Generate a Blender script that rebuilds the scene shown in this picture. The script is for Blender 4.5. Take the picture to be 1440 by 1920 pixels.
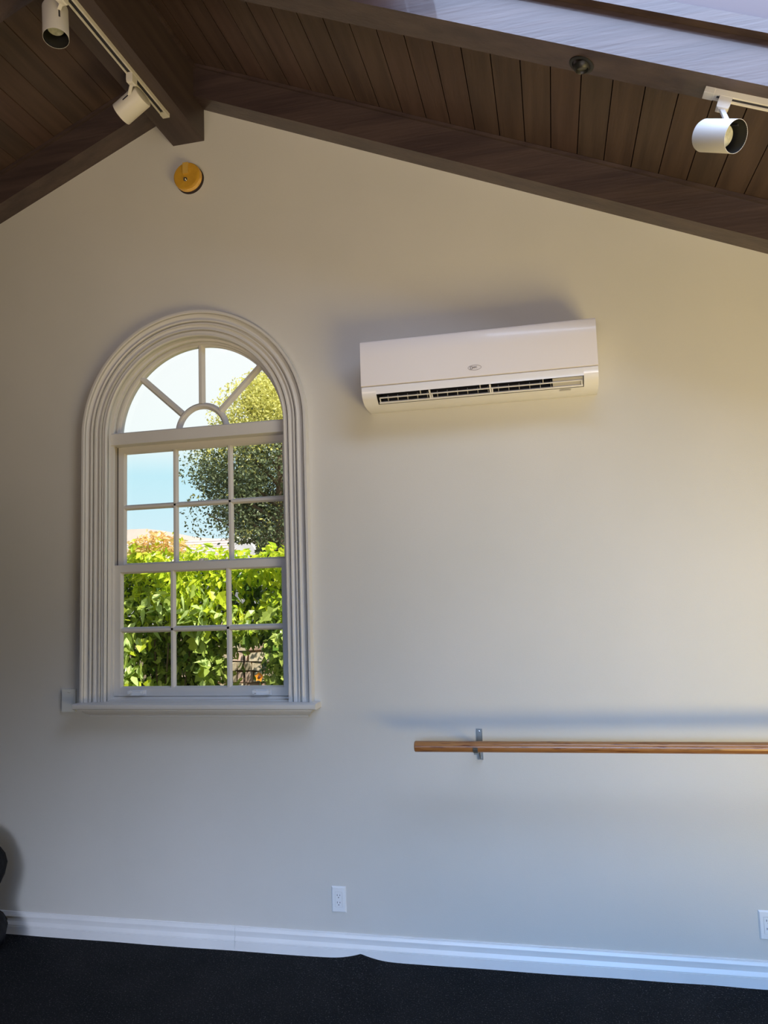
import bpy, bmesh, math, random
from mathutils import Vector, Matrix
from mathutils.geometry import tessellate_polygon
random.seed(7)
PI = math.pi
C = bpy.context.scene.collection
for o in list(bpy.data.objects):
    bpy.data.objects.remove(o)

# ------------------------------------------------------------------ camera, world, sun, lights, exposure
cam_d = bpy.data.cameras.new('camera')
cam = bpy.data.objects.new('camera', cam_d); C.objects.link(cam)
R_ = Vector((0.97540798, 0.21784202, -0.03352798))
U_ = Vector((0.05530233, -0.09463913, 0.99397439))
F_ = Vector((-0.21335633, 0.97138473, 0.10435893))
mw = Matrix.Identity(4)
for i in range(3):
    mw[i][0] = R_[i]; mw[i][1] = U_[i]; mw[i][2] = -F_[i]
mw.translation = Vector((0, -3.6, 1.698))
cam.matrix_world = mw
cam_d.sensor_fit = 'VERTICAL'; cam_d.sensor_height = 24.0
cam_d.lens = 1418.87 / 1920 * 24.0
cam_d.clip_start = 0.05; cam_d.clip_end = 400
bpy.context.scene.camera = cam

vs = bpy.context.scene.view_settings
vs.view_transform = 'Standard'; vs.look = 'None'; vs.gamma = 1; vs.use_curve_mapping = False
vs.exposure = 0.0

W = bpy.data.worlds.new('sky'); bpy.context.scene.world = W; W.use_nodes = True
nt = W.node_tree; nt.nodes.clear()
tc = nt.nodes.new('ShaderNodeTexCoord'); sx = nt.nodes.new('ShaderNodeSeparateXYZ')
asn = nt.nodes.new('ShaderNodeMath'); asn.operation = 'ARCSINE'
mr = nt.nodes.new('ShaderNodeMapRange'); mr.inputs['From Min'].default_value = -0.1; mr.inputs['From Max'].default_value = 1.5708
cr = nt.nodes.new('ShaderNodeValToRGB')
bg = nt.nodes.new('ShaderNodeBackground'); wo = nt.nodes.new('ShaderNodeOutputWorld')
nt.links.new(tc.outputs['Generated'], sx.inputs[0]); nt.links.new(sx.outputs['Z'], asn.inputs[0])
nt.links.new(asn.outputs[0], mr.inputs['Value']); nt.links.new(mr.outputs[0], cr.inputs[0])
nt.links.new(cr.outputs[0], bg.inputs[0]); nt.links.new(bg.outputs[0], wo.inputs[0])
def el(deg): return (math.radians(deg) + 0.1) / 1.6708
stops = [(-5, (0.30, 0.30, 0.27)), (0.5, (0.80, 0.86, 0.88)), (4, (0.70, 0.90, 0.98)), (9, (0.58, 0.87, 0.97)), (11.6, (0.94, 1.0, 1.0)),
         (16, (0.97, 1.0, 1.0)), (30, (1.0, 1.02, 1.05)), (60, (0.70, 0.80, 1.05)), (90, (0.55, 0.65, 1.0))]
while len(cr.color_ramp.elements) > 1: cr.color_ramp.elements.remove(cr.color_ramp.elements[0])
cr.color_ramp.elements[0].position = el(stops[0][0]); cr.color_ramp.elements[0].color = (*stops[0][1], 1)
for d, c in stops[1:]:
    e = cr.color_ramp.elements.new(el(d)); e.color = (*c, 1)
bg.inputs['Strength'].default_value = 1.1

def light(name, kind, loc, direction, energy, color, size=None, size_y=None, spread=180, up=None):
    d = bpy.data.lights.new(name, kind); d.energy = energy; d.color = color
    o = bpy.data.objects.new(name, d); C.objects.link(o); o.location = loc
    o.rotation_euler = Vector(direction).to_track_quat('-Z', 'Y').to_euler()
    if kind == 'AREA':
        d.shape = 'RECTANGLE'; d.size = size; d.size_y = size_y or size; d.spread = math.radians(spread)
    return o
sun = light('sun', 'SUN', (0, 0, 20), (-0.55, 0.30, -0.78), 8.5, (1.0, 0.93, 0.80)); sun.data.angle = math.radians(0.6)

S = 0.4325                                   # roof pitch (rise over run)
K = math.hypot(S, 1)
XR, ZU = -1.815, 4.390                       # ridge axis, rafter undersides meeting at the ridge
DECK = 0.165                                 # underside of planks above underside of rafters, along the normal
def deck_z(x, off=0.0):                      # height of a plane parallel to the rafters' undersides
    return ZU - S * abs(x - XR) + off * K
XW, XL, YB = 3.0, -6.6, -7.4                 # right wall, left wall, rear wall
SKX0, SKX1, SKY0, SKY1 = -0.45, 1.75, -1.11, -2.28   # skylight opening
# daylight through the skylight (cool sky), then fill lamps added out of view
skx = (SKX0 + SKX1) / 2
light('skylight_daylight', 'AREA', (skx, (SKY0 + SKY1) / 2, deck_z(skx, DECK + 0.50)), (-S, 0, -1), 84, (0.53, 0.68, 1.0), 1.12, 2.3)
light('floor_bounce_fill', 'AREA', (1.9, -2.7, 0.03), (0, 0.0, 1), 156, (1.0, 0.775, 0.31), 1.8, 2.2)  # added warm lamp facing up, standing in for light bounced off the floor
light('rear_blue_fill', 'AREA', (0.9, YB + 0.1, 1.7), (0, 1, -0.30), 42, (0.24, 0.52, 1.0), 3.2, 1.6, spread=45)  # added blue fill lamp that cools the lower wall
light('rear_upward_fill', 'AREA', (0.9, YB + 0.14, 1.2), (0, 1, 0.36), 12, (0.92, 0.86, 0.95), 3.2, 1.2, spread=50)  # added fill lamp tilted up towards the upper wall
light('left_rear_cool_fill', 'AREA', (-1.9, YB + 0.12, 1.2), (0, 1, -0.24), 10.8, (0.71, 0.79, 1.0), 2.4, 1.2, spread=30)  # added fill lamp balancing the lower left of the wall
light('left_rear_warm_fill', 'AREA', (-1.9, YB + 0.14, 1.2), (0, 1, 0.45), 10.5, (1.0, 0.80, 0.64), 2.4, 1.2, spread=45)  # added warm fill lamp balancing the upper left of the wall

# ------------------------------------------------------------------ materials
def mat(name, col, rough=0.6, col2=None, scale=6.0, stretch=(1, 1, 1), bump=0.0, bscale=None, metal=0.0, coat=0.0, spec=0.5, detail=4, trans=0.0, contrast=(0.35, 0.65)):
    m = bpy.data.materials.new(name); m.use_nodes = True
    n = m.node_tree; p = n.nodes['Principled BSDF']
    p.inputs['Base Color'].default_value = (*col, 1); p.inputs['Roughness'].default_value = rough
    p.inputs['Metallic'].default_value = metal; p.inputs['Coat Weight'].default_value = coat; p.inputs['Specular IOR Level'].default_value = spec
    if trans: p.inputs['Transmission Weight'].default_value = trans
    t = n.nodes.new('ShaderNodeTexCoord'); mp = n.nodes.new('ShaderNodeMapping'); mp.inputs['Scale'].default_value = stretch
    n.links.new(t.outputs['Object'], mp.inputs[0])
    if col2:
        nz = n.nodes.new('ShaderNodeTexNoise'); nz.inputs['Scale'].default_value = scale; nz.inputs['Detail'].default_value = detail
        n.links.new(mp.outputs[0], nz.inputs['Vector'])
        r = n.nodes.new('ShaderNodeValToRGB'); r.color_ramp.elements[0].position = contrast[0]; r.color_ramp.elements[1].position = contrast[1]
        r.color_ramp.elements[0].color = (*col, 1); r.color_ramp.elements[1].color = (*col2, 1)
        n.links.new(nz.outputs['Fac'], r.inputs[0]); n.links.new(r.outputs[0], p.inputs['Base Color'])
    if bump:
        nb = n.nodes.new('ShaderNodeTexNoise'); nb.inputs['Scale'].default_value = bscale or scale * 4; nb.inputs['Detail'].default_value = 3
        n.links.new(mp.outputs[0], nb.inputs['Vector'])
        b = n.nodes.new('ShaderNodeBump'); b.inputs['Strength'].default_value = bump; b.inputs['Distance'].default_value = 0.004
        n.links.new(nb.outputs['Fac'], b.inputs['Height']); n.links.new(b.outputs[0], p.inputs['Normal'])
    return m
M = {}
M['wall'] = mat('wall_paint', (0.60, 0.585, 0.545), 0.62, (0.63, 0.61, 0.57), 1.5, bump=0.12, bscale=220)
M['wall_far'] = mat('room_paint', (0.55, 0.53, 0.49), 0.7)
M['trim'] = mat('white_trim_paint', (0.66, 0.64, 0.61), 0.38, (0.63, 0.61, 0.58), 3, bump=0.05, bscale=60)
M['base'] = mat('white_baseboard_paint', (0.80, 0.80, 0.80), 0.35, (0.75, 0.75, 0.75), 3, bump=0.05, bscale=60)
M['plank'] = mat('stained_plank', (0.052, 0.031, 0.026), 0.55, (0.080, 0.049, 0.040), 3.0, (8, 0.5, 8), bump=0.3, bscale=14)
M['plank2'] = mat('stained_plank_reddish', (0.055, 0.031, 0.027), 0.55, (0.083, 0.048, 0.041), 3.0, (8, 0.5, 8), bump=0.3, bscale=14)
M['plank3'] = mat('stained_plank_dark', (0.047, 0.030, 0.0255), 0.55, (0.073, 0.047, 0.039), 3.0, (8, 0.5, 8), bump=0.3, bscale=14)
M['beam'] = mat('stained_beam', (0.044, 0.028, 0.029), 0.42, (0.074, 0.049, 0.046), 2.2, (0.7, 9, 9), bump=0.35, bscale=9, coat=0.35)
M['ridge'] = mat('stained_ridge', (0.048, 0.032, 0.034), 0.5, (0.072, 0.050, 0.048), 2.2, (9, 0.6, 9), bump=0.3, bscale=9)
M['deck'] = mat('roof_deck', (0.02, 0.014, 0.012), 0.9)
M['gray'] = mat('lavender_grey_paint', (0.42, 0.41, 0.46), 0.6)
M['curb'] = mat('dimmed_curb_paint', (0.125, 0.105, 0.115), 0.7)  # curb colour darkened to offset the strong skylight lamp
M['plastic'] = mat('white_plastic', (0.80, 0.785, 0.80), 0.22, coat=0.4)
M['panel'] = mat('glossy_panel', (0.78, 0.735, 0.73), 0.27, coat=0.2)
M['black'] = mat('black_void', (0.012, 0.010, 0.010), 0.5)
M['fin'] = mat('grey_fin', (0.45, 0.43, 0.41), 0.4)
M['gap_dark'] = mat('dark_gap_tone', (0.10, 0.095, 0.09), 0.7)  # dark tone for the shaded gaps beside the sashes
M['track'] = mat('brownish_track', (0.42, 0.38, 0.33), 0.5)  # darker brownish tone of the sash channel
M['logo'] = mat('grey_print', (0.22, 0.19, 0.18), 0.5)
M['white_metal'] = mat('white_enamel', (0.67, 0.64, 0.595), 0.45)
M['can_in'] = mat('black_enamel', (0.012, 0.012, 0.012), 0.45)
M['lens'] = mat('lamp_lens', (0.62, 0.62, 0.55), 0.2, (0.45, 0.46, 0.40), 60, bump=0.5, bscale=120)
M['yellow'] = mat('yellow_plastic', (0.52, 0.27, 0.022), 0.45, (0.60, 0.33, 0.03), 20, bump=0.1, bscale=60)
M['yellow3'] = mat('ochre_tab', (0.62, 0.38, 0.075), 0.5)
M['yellow2'] = mat('yellow_rim_lit', (0.82, 0.50, 0.14), 0.55, (0.60, 0.33, 0.07), 30, bump=0.3, bscale=80)  # rim colour raised for the light on its lower right side
M['steel'] = mat('steel', (0.55, 0.53, 0.50), 0.3, metal=1.0)
M['nickel'] = mat('brushed_nickel', (0.20, 0.20, 0.19), 0.45, (0.26, 0.26, 0.25), 30, (1, 1, 0.1), metal=0.85)
M['dark_base'] = mat('dark_backing', (0.02, 0.007, 0.008), 0.7)  # dark tone of the ring behind the yellow disc
M['outlet'] = mat('outlet_plastic', (0.78, 0.79, 0.80), 0.3)
M['slot'] = mat('slot_dark', (0.02, 0.02, 0.03), 0.6)
M['painted_plate'] = mat('painted_plate', (0.68, 0.69, 0.66), 0.45)
M['bag'] = mat('black_plastic_film', (0.003, 0.0035, 0.006), 0.42, coat=0.0, spec=0.1, bump=0.6, bscale=7)
M['shingle'] = mat('roof_shingle', (0.40, 0.34, 0.33), 0.9, (0.55, 0.48, 0.46), 9, (0.4, 3, 3))
M['house'] = mat('house_wall', (0.62, 0.62, 0.66), 0.8)
M['hill'] = mat('hill_scrub', (0.42, 0.33, 0.30), 1.0, (0.34, 0.30, 0.26), 0.25)
M['soil'] = mat('garden_soil', (0.13, 0.10, 0.06), 1.0, (0.20, 0.16, 0.09), 3)
M['stone'] = mat('garden_stone', (0.66, 0.54, 0.36), 0.9, (0.80, 0.68, 0.50), 12, bump=0.6, bscale=25)
M['stone2'] = mat('garden_stone_pink', (0.72, 0.48, 0.38), 0.9, (0.80, 0.62, 0.50), 12, bump=0.6, bscale=25)
M['mortar'] = mat('stone_mortar', (0.36, 0.29, 0.20), 1.0, (0.46, 0.38, 0.27), 20)
M['bark'] = mat('bark', (0.10, 0.07, 0.045), 0.9, (0.18, 0.13, 0.09), 10, (1, 1, 0.2), bump=0.5, bscale=30)
M['petal'] = mat('orange_petal', (0.90, 0.32, 0.02), 0.6)
M['pot'] = mat('brown_seed_head', (0.12, 0.05, 0.03), 0.8)

# wood of the barre: long grain with darker flecks
def wood_barre():
    m = mat('oak_barre', (0.285, 0.115, 0.032), 0.36, (0.40, 0.185, 0.060), 3.0, (0.6, 26, 26), coat=0.2)
    n = m.node_tree; p = n.nodes['Principled BSDF']
    src = p.inputs['Base Color'].links[0].from_socket
    t = n.nodes.new('ShaderNodeTexCoord'); mp = n.nodes.new('ShaderNodeMapping'); mp.inputs['Scale'].default_value = (5, 90, 90)
    n.links.new(t.outputs['Object'], mp.inputs[0])
    v = n.nodes.new('ShaderNodeTexNoise'); v.inputs['Scale'].default_value = 2.2; v.inputs['Detail'].default_value = 5
    n.links.new(mp.outputs[0], v.inputs['Vector'])
    r = n.nodes.new('ShaderNodeValToRGB'); r.color_ramp.elements[0].position = 0.36; r.color_ramp.elements[1].position = 0.44
    n.links.new(v.outputs['Fac'], r.inputs[0])
    mx = n.nodes.new('ShaderNodeMix'); mx.data_type = 'RGBA'
    n.links.new(r.outputs[0], mx.inputs['Factor']); mx.inputs['A'].default_value = (0.15, 0.045, 0.010, 1); n.links.new(src, mx.inputs['B'])
    n.links.new(mx.outputs['Result'], p.inputs['Base Color'])
    return m
M['barre'] = wood_barre()

# speckled black rubber carpet
def carpet_mat():
    m = mat('speckled_black_carpet', (0.0055, 0.0065, 0.008), 0.9, (0.012, 0.012, 0.0135), 3.0, bump=1.0, bscale=160, spec=0.15)
    n = m.node_tree; p = n.nodes['Principled BSDF']
    src = p.inputs['Base Color'].links[0].from_socket
    t = n.nodes.new('ShaderNodeTexCoord')
    nz = n.nodes.new('ShaderNodeTexNoise'); nz.inputs['Scale'].default_value = 150; nz.inputs['Detail'].default_value = 2
    n.links.new(t.outputs['Object'], nz.inputs['Vector'])
    r = n.nodes.new('ShaderNodeValToRGB'); r.color_ramp.elements[0].position = 0.60; r.color_ramp.elements[1].position = 0.74
    n.links.new(nz.outputs['Fac'], r.inputs[0])
    mx = n.nodes.new('ShaderNodeMix'); mx.data_type = 'RGBA'
    n.links.new(r.outputs[0], mx.inputs['Factor']); n.links.new(src, mx.inputs['A']); mx.inputs['B'].default_value = (0.10, 0.10, 0.10, 1)
    n.links.new(mx.outputs['Result'], p.inputs['Base Color'])
    return m
M['carpet'] = carpet_mat()

def leaf_mat(name, a, b, scale, transl=0.45, rough=0.35):
    m = bpy.data.materials.new(name); m.use_nodes = True; n = m.node_tree; n.nodes.clear()
    out = n.nodes.new('ShaderNodeOutputMaterial'); p = n.nodes.new('ShaderNodeBsdfPrincipled'); tr = n.nodes.new('ShaderNodeBsdfTranslucent')
    mix = n.nodes.new('ShaderNodeMixShader'); mix.inputs[0].default_value = transl
    g = n.nodes.new('ShaderNodeNewGeometry'); r = n.nodes.new('ShaderNodeValToRGB')
    r.color_ramp.elements[0].color = (*a, 1); r.color_ramp.elements[1].color = (*b, 1)
    n.links.new(g.outputs['Random Per Island'], r.inputs[0])
    n.links.new(r.outputs[0], p.inputs['Base Color']); n.links.new(r.outputs[0], tr.inputs['Color'])
    p.inputs['Roughness'].default_value = rough
    n.links.new(p.outputs[0], mix.inputs[1]); n.links.new(tr.outputs[0], mix.inputs[2]); n.links.new(mix.outputs[0], out.inputs[0])
    return m
M['leaf'] = leaf_mat('vine_leaf', (0.12, 0.23, 0.03), (0.62, 0.72, 0.17), 1)
M['leaf_top'] = leaf_mat('vine_leaf_young', (0.40, 0.58, 0.03), (0.74, 0.78, 0.06), 1)
M['leaf_orange'] = leaf_mat('vine_leaf_orange', (0.80, 0.48, 0.20), (0.92, 0.74, 0.38), 1)
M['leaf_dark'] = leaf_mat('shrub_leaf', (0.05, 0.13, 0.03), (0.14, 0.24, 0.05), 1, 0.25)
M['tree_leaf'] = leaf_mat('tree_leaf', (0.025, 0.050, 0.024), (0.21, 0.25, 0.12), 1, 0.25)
M['tree_top'] = leaf_mat('tree_leaf_sunlit', (0.50, 0.50, 0.12), (0.85, 0.80, 0.28), 1, 0.45)  # crown-top leaves coloured lighter and yellower, as if sunlit

def glass_mat():
    m = bpy.data.materials.new('window_glass'); m.use_nodes = True; n = m.node_tree; n.nodes.clear()
    out = n.nodes.new('ShaderNodeOutputMaterial'); t = n.nodes.new('ShaderNodeBsdfTransparent'); g = n.nodes.new('ShaderNodeBsdfGlossy')
    g.inputs['Roughness'].default_value = 0.02; t.inputs['Color'].default_value = (0.97, 0.985, 0.98, 1)
    lw = n.nodes.new('ShaderNodeFresnel'); lw.inputs['IOR'].default_value = 1.45
    mix = n.nodes.new('ShaderNodeMixShader'); n.links.new(lw.outputs[0], mix.inputs[0])
    n.links.new(t.outputs[0], mix.inputs[1]); n.links.new(g.outputs[0], mix.inputs[2]); n.links.new(mix.outputs[0], out.inputs[0])
    return m
M['glass'] = glass_mat()

# ------------------------------------------------------------------ helpers
def link(name, me, m, parent=None):
    o = bpy.data.objects.new(name, me); C.objects.link(o)
    if m is not None:
        for mm in (m if isinstance(m, (list, tuple)) else [m]): me.materials.append(mm)
    if parent: o.parent = parent
    return o
def fromdata(name, vs_, fs, m, parent=None, smooth=False):
    me = bpy.data.meshes.new(name); me.from_pydata([tuple(v) for v in vs_], [], fs); me.update()
    b = bmesh.new(); b.from_mesh(me); bmesh.ops.recalc_face_normals(b, faces=b.faces); b.to_mesh(me); b.free()
    if smooth:
        for p in me.polygons: p.use_smooth = True
    return link(name, me, m, parent)
def build(name, bm, m, parent=None, smooth=False, bevel=0.0, angle=35):
    if bevel:
        es = [e for e in bm.edges if len(e.link_faces) == 2 and e.calc_face_angle(0) > math.radians(30)]
        bmesh.ops.bevel(bm, geom=es, offset=bevel, segments=2, affect='EDGES', profile=0.6, clamp_overlap=True)
    bmesh.ops.recalc_face_normals(bm, faces=bm.faces)
    me = bpy.data.meshes.new(name); bm.to_mesh(me); bm.free()
    if smooth:
        for p in me.polygons: p.use_smooth = True
        me.set_sharp_from_angle(angle=math.radians(angle))
    return link(name, me, m, parent)
def addbox(bm, x0, x1, y0, y1, z0, z1, mx=None):
    v = [bm.verts.new((x, y, z)) for x in (x0, x1) for y in (y0, y1) for z in (z0, z1)]
    for f in ((0, 1, 3, 2), (4, 6, 7, 5), (0, 4, 5, 1), (2, 3, 7, 6), (0, 2, 6, 4), (1, 5, 7, 3)):
        bm.faces.new([v[i] for i in f])
    if mx is not None: bmesh.ops.transform(bm, matrix=mx, verts=v)
    return v
def box(name, x0, x1, y0, y1, z0, z1, m, parent=None, bevel=0.0, mx=None):
    bm = bmesh.new(); addbox(bm, x0, x1, y0, y1, z0, z1, mx); return build(name, bm, m, parent, bevel=bevel)
def addprism(bm, prof, a0, a1, axis='x', shift0=None, shift1=None):
    """extrude a closed 2-D profile; axis x: profile is (y, z); axis y: profile is (x, z)"""
    def pt(p, a): return (a, p[0], p[1]) if axis == 'x' else (p[0], a, p[1])
    r0 = [bm.verts.new(pt(p, a0 + (shift0(p) if shift0 else 0))) for p in prof]
    r1 = [bm.verts.new(pt(p, a1 + (shift1(p) if shift1 else 0))) for p in prof]
    n = len(prof)
    for i in range(n): bm.faces.new((r0[i], r0[(i + 1) % n], r1[(i + 1) % n], r1[i]))
    bm.faces.new(r0); bm.faces.new(r1[::-1])
def addlathe(bm, prof, mx, seg=40, closed=False):
    """prof: list of (radius, height along +Z); rings joined; ends capped if radius 0"""
    rings = []
    for r, h in prof:
        if r < 1e-6: rings.append([bm.verts.new(mx @ Vector((0, 0, h)))])
        else: rings.append([bm.verts.new(mx @ Vector((r * math.cos(2 * PI * k / seg), r * math.sin(2 * PI * k / seg), h))) for k in range(seg)])
    pairs = list(zip(rings[:-1], rings[1:])) + ([(rings[-1], rings[0])] if closed else [])
    for a, b in pairs:
        for k in range(seg):
            k2 = (k + 1) % seg
            if len(a) == 1 and len(b) == 1: continue
            if len(a) == 1: bm.faces.new((a[0], b[k], b[k2]))
            elif len(b) == 1: bm.faces.new((a[k], b[0], a[k2]))
            else: bm.faces.new((a[k], b[k], b[k2], a[k2]))
def lathe(name, prof, mx, m, parent=None, seg=40, closed=False, angle=35):
    bm = bmesh.new(); addlathe(bm, prof, mx, seg, closed); return build(name, bm, m, parent, smooth=True, angle=angle)
def axis_mx(origin, direction):
    q = Vector(direction).normalized().to_track_quat('Z', 'Y'); return Matrix.Translation(Vector(origin)) @ q.to_matrix().to_4x4()
def empty(name, loc=(0, 0, 0)):
    o = bpy.data.objects.new(name, None); C.objects.link(o); o.location = loc; o.empty_display_size = 0.1; return o
def tag(o, label=None, cat=None, group=None, kind=None):
    if label: o['label'] = label
    if cat: o['category'] = cat
    if group: o['group'] = group
    if kind: o['kind'] = kind
    return o
def local(o, root):
    """keep world-space mesh data while the root empty sits elsewhere"""
    o.matrix_parent_inverse = Matrix.Translation(-Vector(root.location)); return o
def adopt(root, *objs):
    for o in objs: o.parent = root; local(o, root)

# ------------------------------------------------------------------ window geometry constants
XC, ZC = -1.797, 2.575          # centre of the window, springing height of the arch
RI, RO = 0.50, 0.629            # inner and outer edge of the casing
ZS = 1.178                      # top of the stool

def arch_path(r, z0, n=48, x=XC, z=ZC):
    p = [(x - r, z0)] + [(x - r * math.cos(PI * i / n), z + r * math.sin(PI * i / n)) for i in range(n + 1)] + [(x + r, z0)]
    return p

# ------------------------------------------------------------------ room shell
def wall_with_hole(name, outer, hole, y0, y1, m):
    pts = outer + hole
    tris = tessellate_polygon([[Vector((x, z, 0)) for x, z in outer], [Vector((x, z, 0)) for x, z in hole]])
    n = len(pts); vs_ = [(x, y0, z) for x, z in pts] + [(x, y1, z) for x, z in pts]
    fs = [tuple(t) for t in tris] + [tuple(i + n for i in reversed(t)) for t in tris]
    a = len(outer)
    for i in range(a): j = (i + 1) % a; fs.append((i, j, j + n, i + n))
    b = len(hole)
    for i in range(b): j = a + (i + 1) % b; fs.append((a + i, j, j + n, a + i + n))
    return fromdata(name, vs_, fs, m)
outer = [(XL - 0.2, -0.3), (XW + 0.2, -0.3), (XW + 0.2, deck_z(XW + 0.2, DECK + 0.02)), (XR, deck_z(XR, DECK + 0.02)), (XL - 0.2, deck_z(XL - 0.2, DECK + 0.02))]
tag(wall_with_hole('wall_back', outer, arch_path(RI + 0.03, 1.12), 0.0, 0.16, M['wall']), 'pale painted gable wall with the arched window', kind='structure')
# right wall with the opening of the glass doors
dy0, dy1, dz1 = -3.45, -0.95, 2.1
bm = bmesh.new()
zt = deck_z(XW, DECK + 0.02)
addbox(bm, XW, XW + 0.16, dy1, 0, 0, zt); addbox(bm, XW, XW + 0.16, YB, dy0, 0, zt); addbox(bm, XW, XW + 0.16, dy0, dy1, dz1, zt)
tag(build('wall_right', bm, M['wall_far']), kind='structure')
d1 = empty('door_1', (XW, -2.2, 0)); tag(d1, 'wide glazed double doors in the right wall', kind='structure')
bm = bmesh.new()
for a, b in ((dy0, dy0 + 0.06), (dy1 - 0.06, dy1), (-2.24, -2.16)): addbox(bm, XW + 0.02, XW + 0.1, a, b, 0, dz1)
addbox(bm, XW + 0.02, XW + 0.1, dy0, dy1, dz1 - 0.06, dz1); addbox(bm, XW + 0.02, XW + 0.1, dy0, dy1, 0, 0.12)
adopt(d1, build('frame', bm, M['trim']), box('pane', XW + 0.05, XW + 0.056, dy0 + 0.06, dy1 - 0.06, 0.12, dz1 - 0.06, M['gray']))
bm = bmesh.new(); addbox(bm, XL - 0.16, XL, YB, 0, 0, deck_z(XL, DECK + 0.02)); tag(build('wall_left', bm, M['wall_far']), kind='structure')
fromdata('wall_front', [(x, y, z) for y in (YB, YB - 0.16) for x, z in outer], [(0, 1, 2, 3, 4), (9, 8, 7, 6, 5)] + [(i, (i + 1) % 5, 5 + (i + 1) % 5, 5 + i) for i in range(5)], M['wall_far'])['kind'] = 'structure'

d2 = empty('door_2', (-0.6, YB, 0)); tag(d2, 'unseen row of glazed doors added around the rear fill lamps', kind='structure')  # unseen doors added to go with the rear fill lamps
bm = bmesh.new()
for x in (-3.15, -1.9, -0.65, 0.6, 1.9): addbox(bm, x, x + 0.06, YB + 0.001, YB + 0.05, 0, 2.56)
addbox(bm, -3.15, 1.96, YB + 0.001, YB + 0.05, 2.5, 2.56); addbox(bm, -3.15, 1.96, YB + 0.001, YB + 0.05, 0, 0.12)
adopt(d2, build('frame', bm, M['trim']), box('pane', -3.1, 1.9, YB + 0.002, YB + 0.008, 0.12, 2.5, M['gray']))

# floor: speckled carpet that rides up at one point against the baseboard
def floor():
    def seq(a, b, n): return [a + (b - a) * i / n for i in range(n + 1)]
    xs = seq(XL, -3.1, 6) + seq(-3.0, -1.35, 44)[0:] + seq(-1.34, -0.60, 74) + seq(-0.58, 1.1, 44) + seq(1.3, XW, 5)
    ys = [0.0, -0.010, -0.0165, -0.02] + [-0.02 - 0.012 * i for i in range(1, 40)] + seq(-0.55, YB, 18)
    def h(x, y):
        d = x + 0.968
        bump = 0.027 * (0.45 * math.exp(-abs(d) / 0.030) + 0.55 * math.exp(-(d / 0.085) ** 2))
        f = math.exp(-max(0.0, -y - 0.02) / 0.11)
        wave = 0.0035 * math.exp(-((x - 0.55) / 0.12) ** 2) + 0.0018 * math.sin(x * 7.3) * math.sin(x * 2.9 + 1)
        return max(0.0, bump + wave + 0.001) * f
    vs_ = [(x, y, h(x, y)) for y in ys for x in xs]; n = len(xs)
    fs = [(j * n + i, j * n + i + 1, (j + 1) * n + i + 1, (j + 1) * n + i) for j in range(len(ys) - 1) for i in range(n - 1)]
    o = fromdata('floor', vs_, fs, M['carpet'], smooth=True)
    for p in o.data.polygons: pass
    return tag(o, 'black speckled carpet, rucked up at one point along the baseboard', kind='structure')
fl = floor()
if fl.data.polygons[0].normal.z < 0: fl.data.flip_normals()
box('floor_slab', XL - 0.2, XW + 0.2, YB - 0.2, 0.0, -0.25, -0.006, M['mortar'])['kind'] = 'structure'

# baseboard in two lengths meeting at a seam
bprof = [(0.0, 0.112), (-0.005, 0.112), (-0.007, 0.109), (-0.007, 0.105), (-0.0085, 0.104), (-0.0125, 0.092), (-0.0125, 0.088), (-0.0085, 0.0865),
         (-0.0085, 0.066), (-0.0135, 0.053), (-0.0150, 0.049), (-0.0150, 0.0465), (-0.0128, 0.0455), (-0.0128, 0.0435), (-0.0155, 0.0425), (-0.0155, -0.004), (0.0, -0.004)]
bb = empty('baseboard_back', (0, 0, 0)); tag(bb, 'white moulded baseboard along the gable wall', kind='structure')
for a, b in ((XL, -1.5972), (-1.5960, XW)):
    bm = bmesh.new(); addprism(bm, bprof, a, b); build('board', bm, M['base'], bb)
for nm, a in (('baseboard_right', XW), ('baseboard_left', XL)):
    s = -1 if a > 0 else 1
    segs = ((YB, dy0), (dy1, -0.016)) if a > 0 else ((YB, -0.016),)
    bm = bmesh.new()
    for p, q in segs: addprism(bm, [(a - s * y, z) for y, z in bprof], p, q, axis='y')
    tag(build(nm, bm, M['base']), kind='structure')

# ceiling: dark deck with a skylight opening, and a plank for every board in view
ce = empty('ceiling', (XR, -3.5, 4.5)); tag(ce, 'dark-stained plank ceiling on both sides of the ridge', kind='structure')
def slope_quad(bm, side, x0, x1, y0, y1, off0, off1):
    """solid slab between two planes parallel to the roof, x measured outward from the ridge"""
    X = [XR + side * x0, XR + side * x1]
    v = []
    for off in (off0, off1):
        for (x, y) in ((X[0], y0), (X[1], y0), (X[1], y1), (X[0], y1)):
            v.append(bm.verts.new((x, y, deck_z(x, off))))
    for f in ((0, 3, 2, 1), (4, 5, 6, 7), (0, 1, 5, 4), (1, 2, 6, 5), (2, 3, 7, 6), (3, 0, 4, 7)): bm.faces.new([v[i] for i in f])
a0, a1 = SKX0 - XR, SKX1 - XR
RW, LW = XW - XR + 0.16, XR - XL + 0.16
bm = bmesh.new()
slope_quad(bm, 1, 0, a0, YB, 0.0, DECK + 0.022, DECK + 0.09); slope_quad(bm, 1, a1, RW, YB, 0.0, DECK + 0.022, DECK + 0.09)
slope_quad(bm, 1, a0, a1, SKY0, 0.0, DECK + 0.022, DECK + 0.09); slope_quad(bm, 1, a0, a1, YB, SKY1, DECK + 0.022, DECK + 0.09)
slope_quad(bm, -1, 0, LW, YB, 0.0, DECK + 0.022, DECK + 0.09)
adopt(ce, build('roof_deck', bm, M['deck']))
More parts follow.
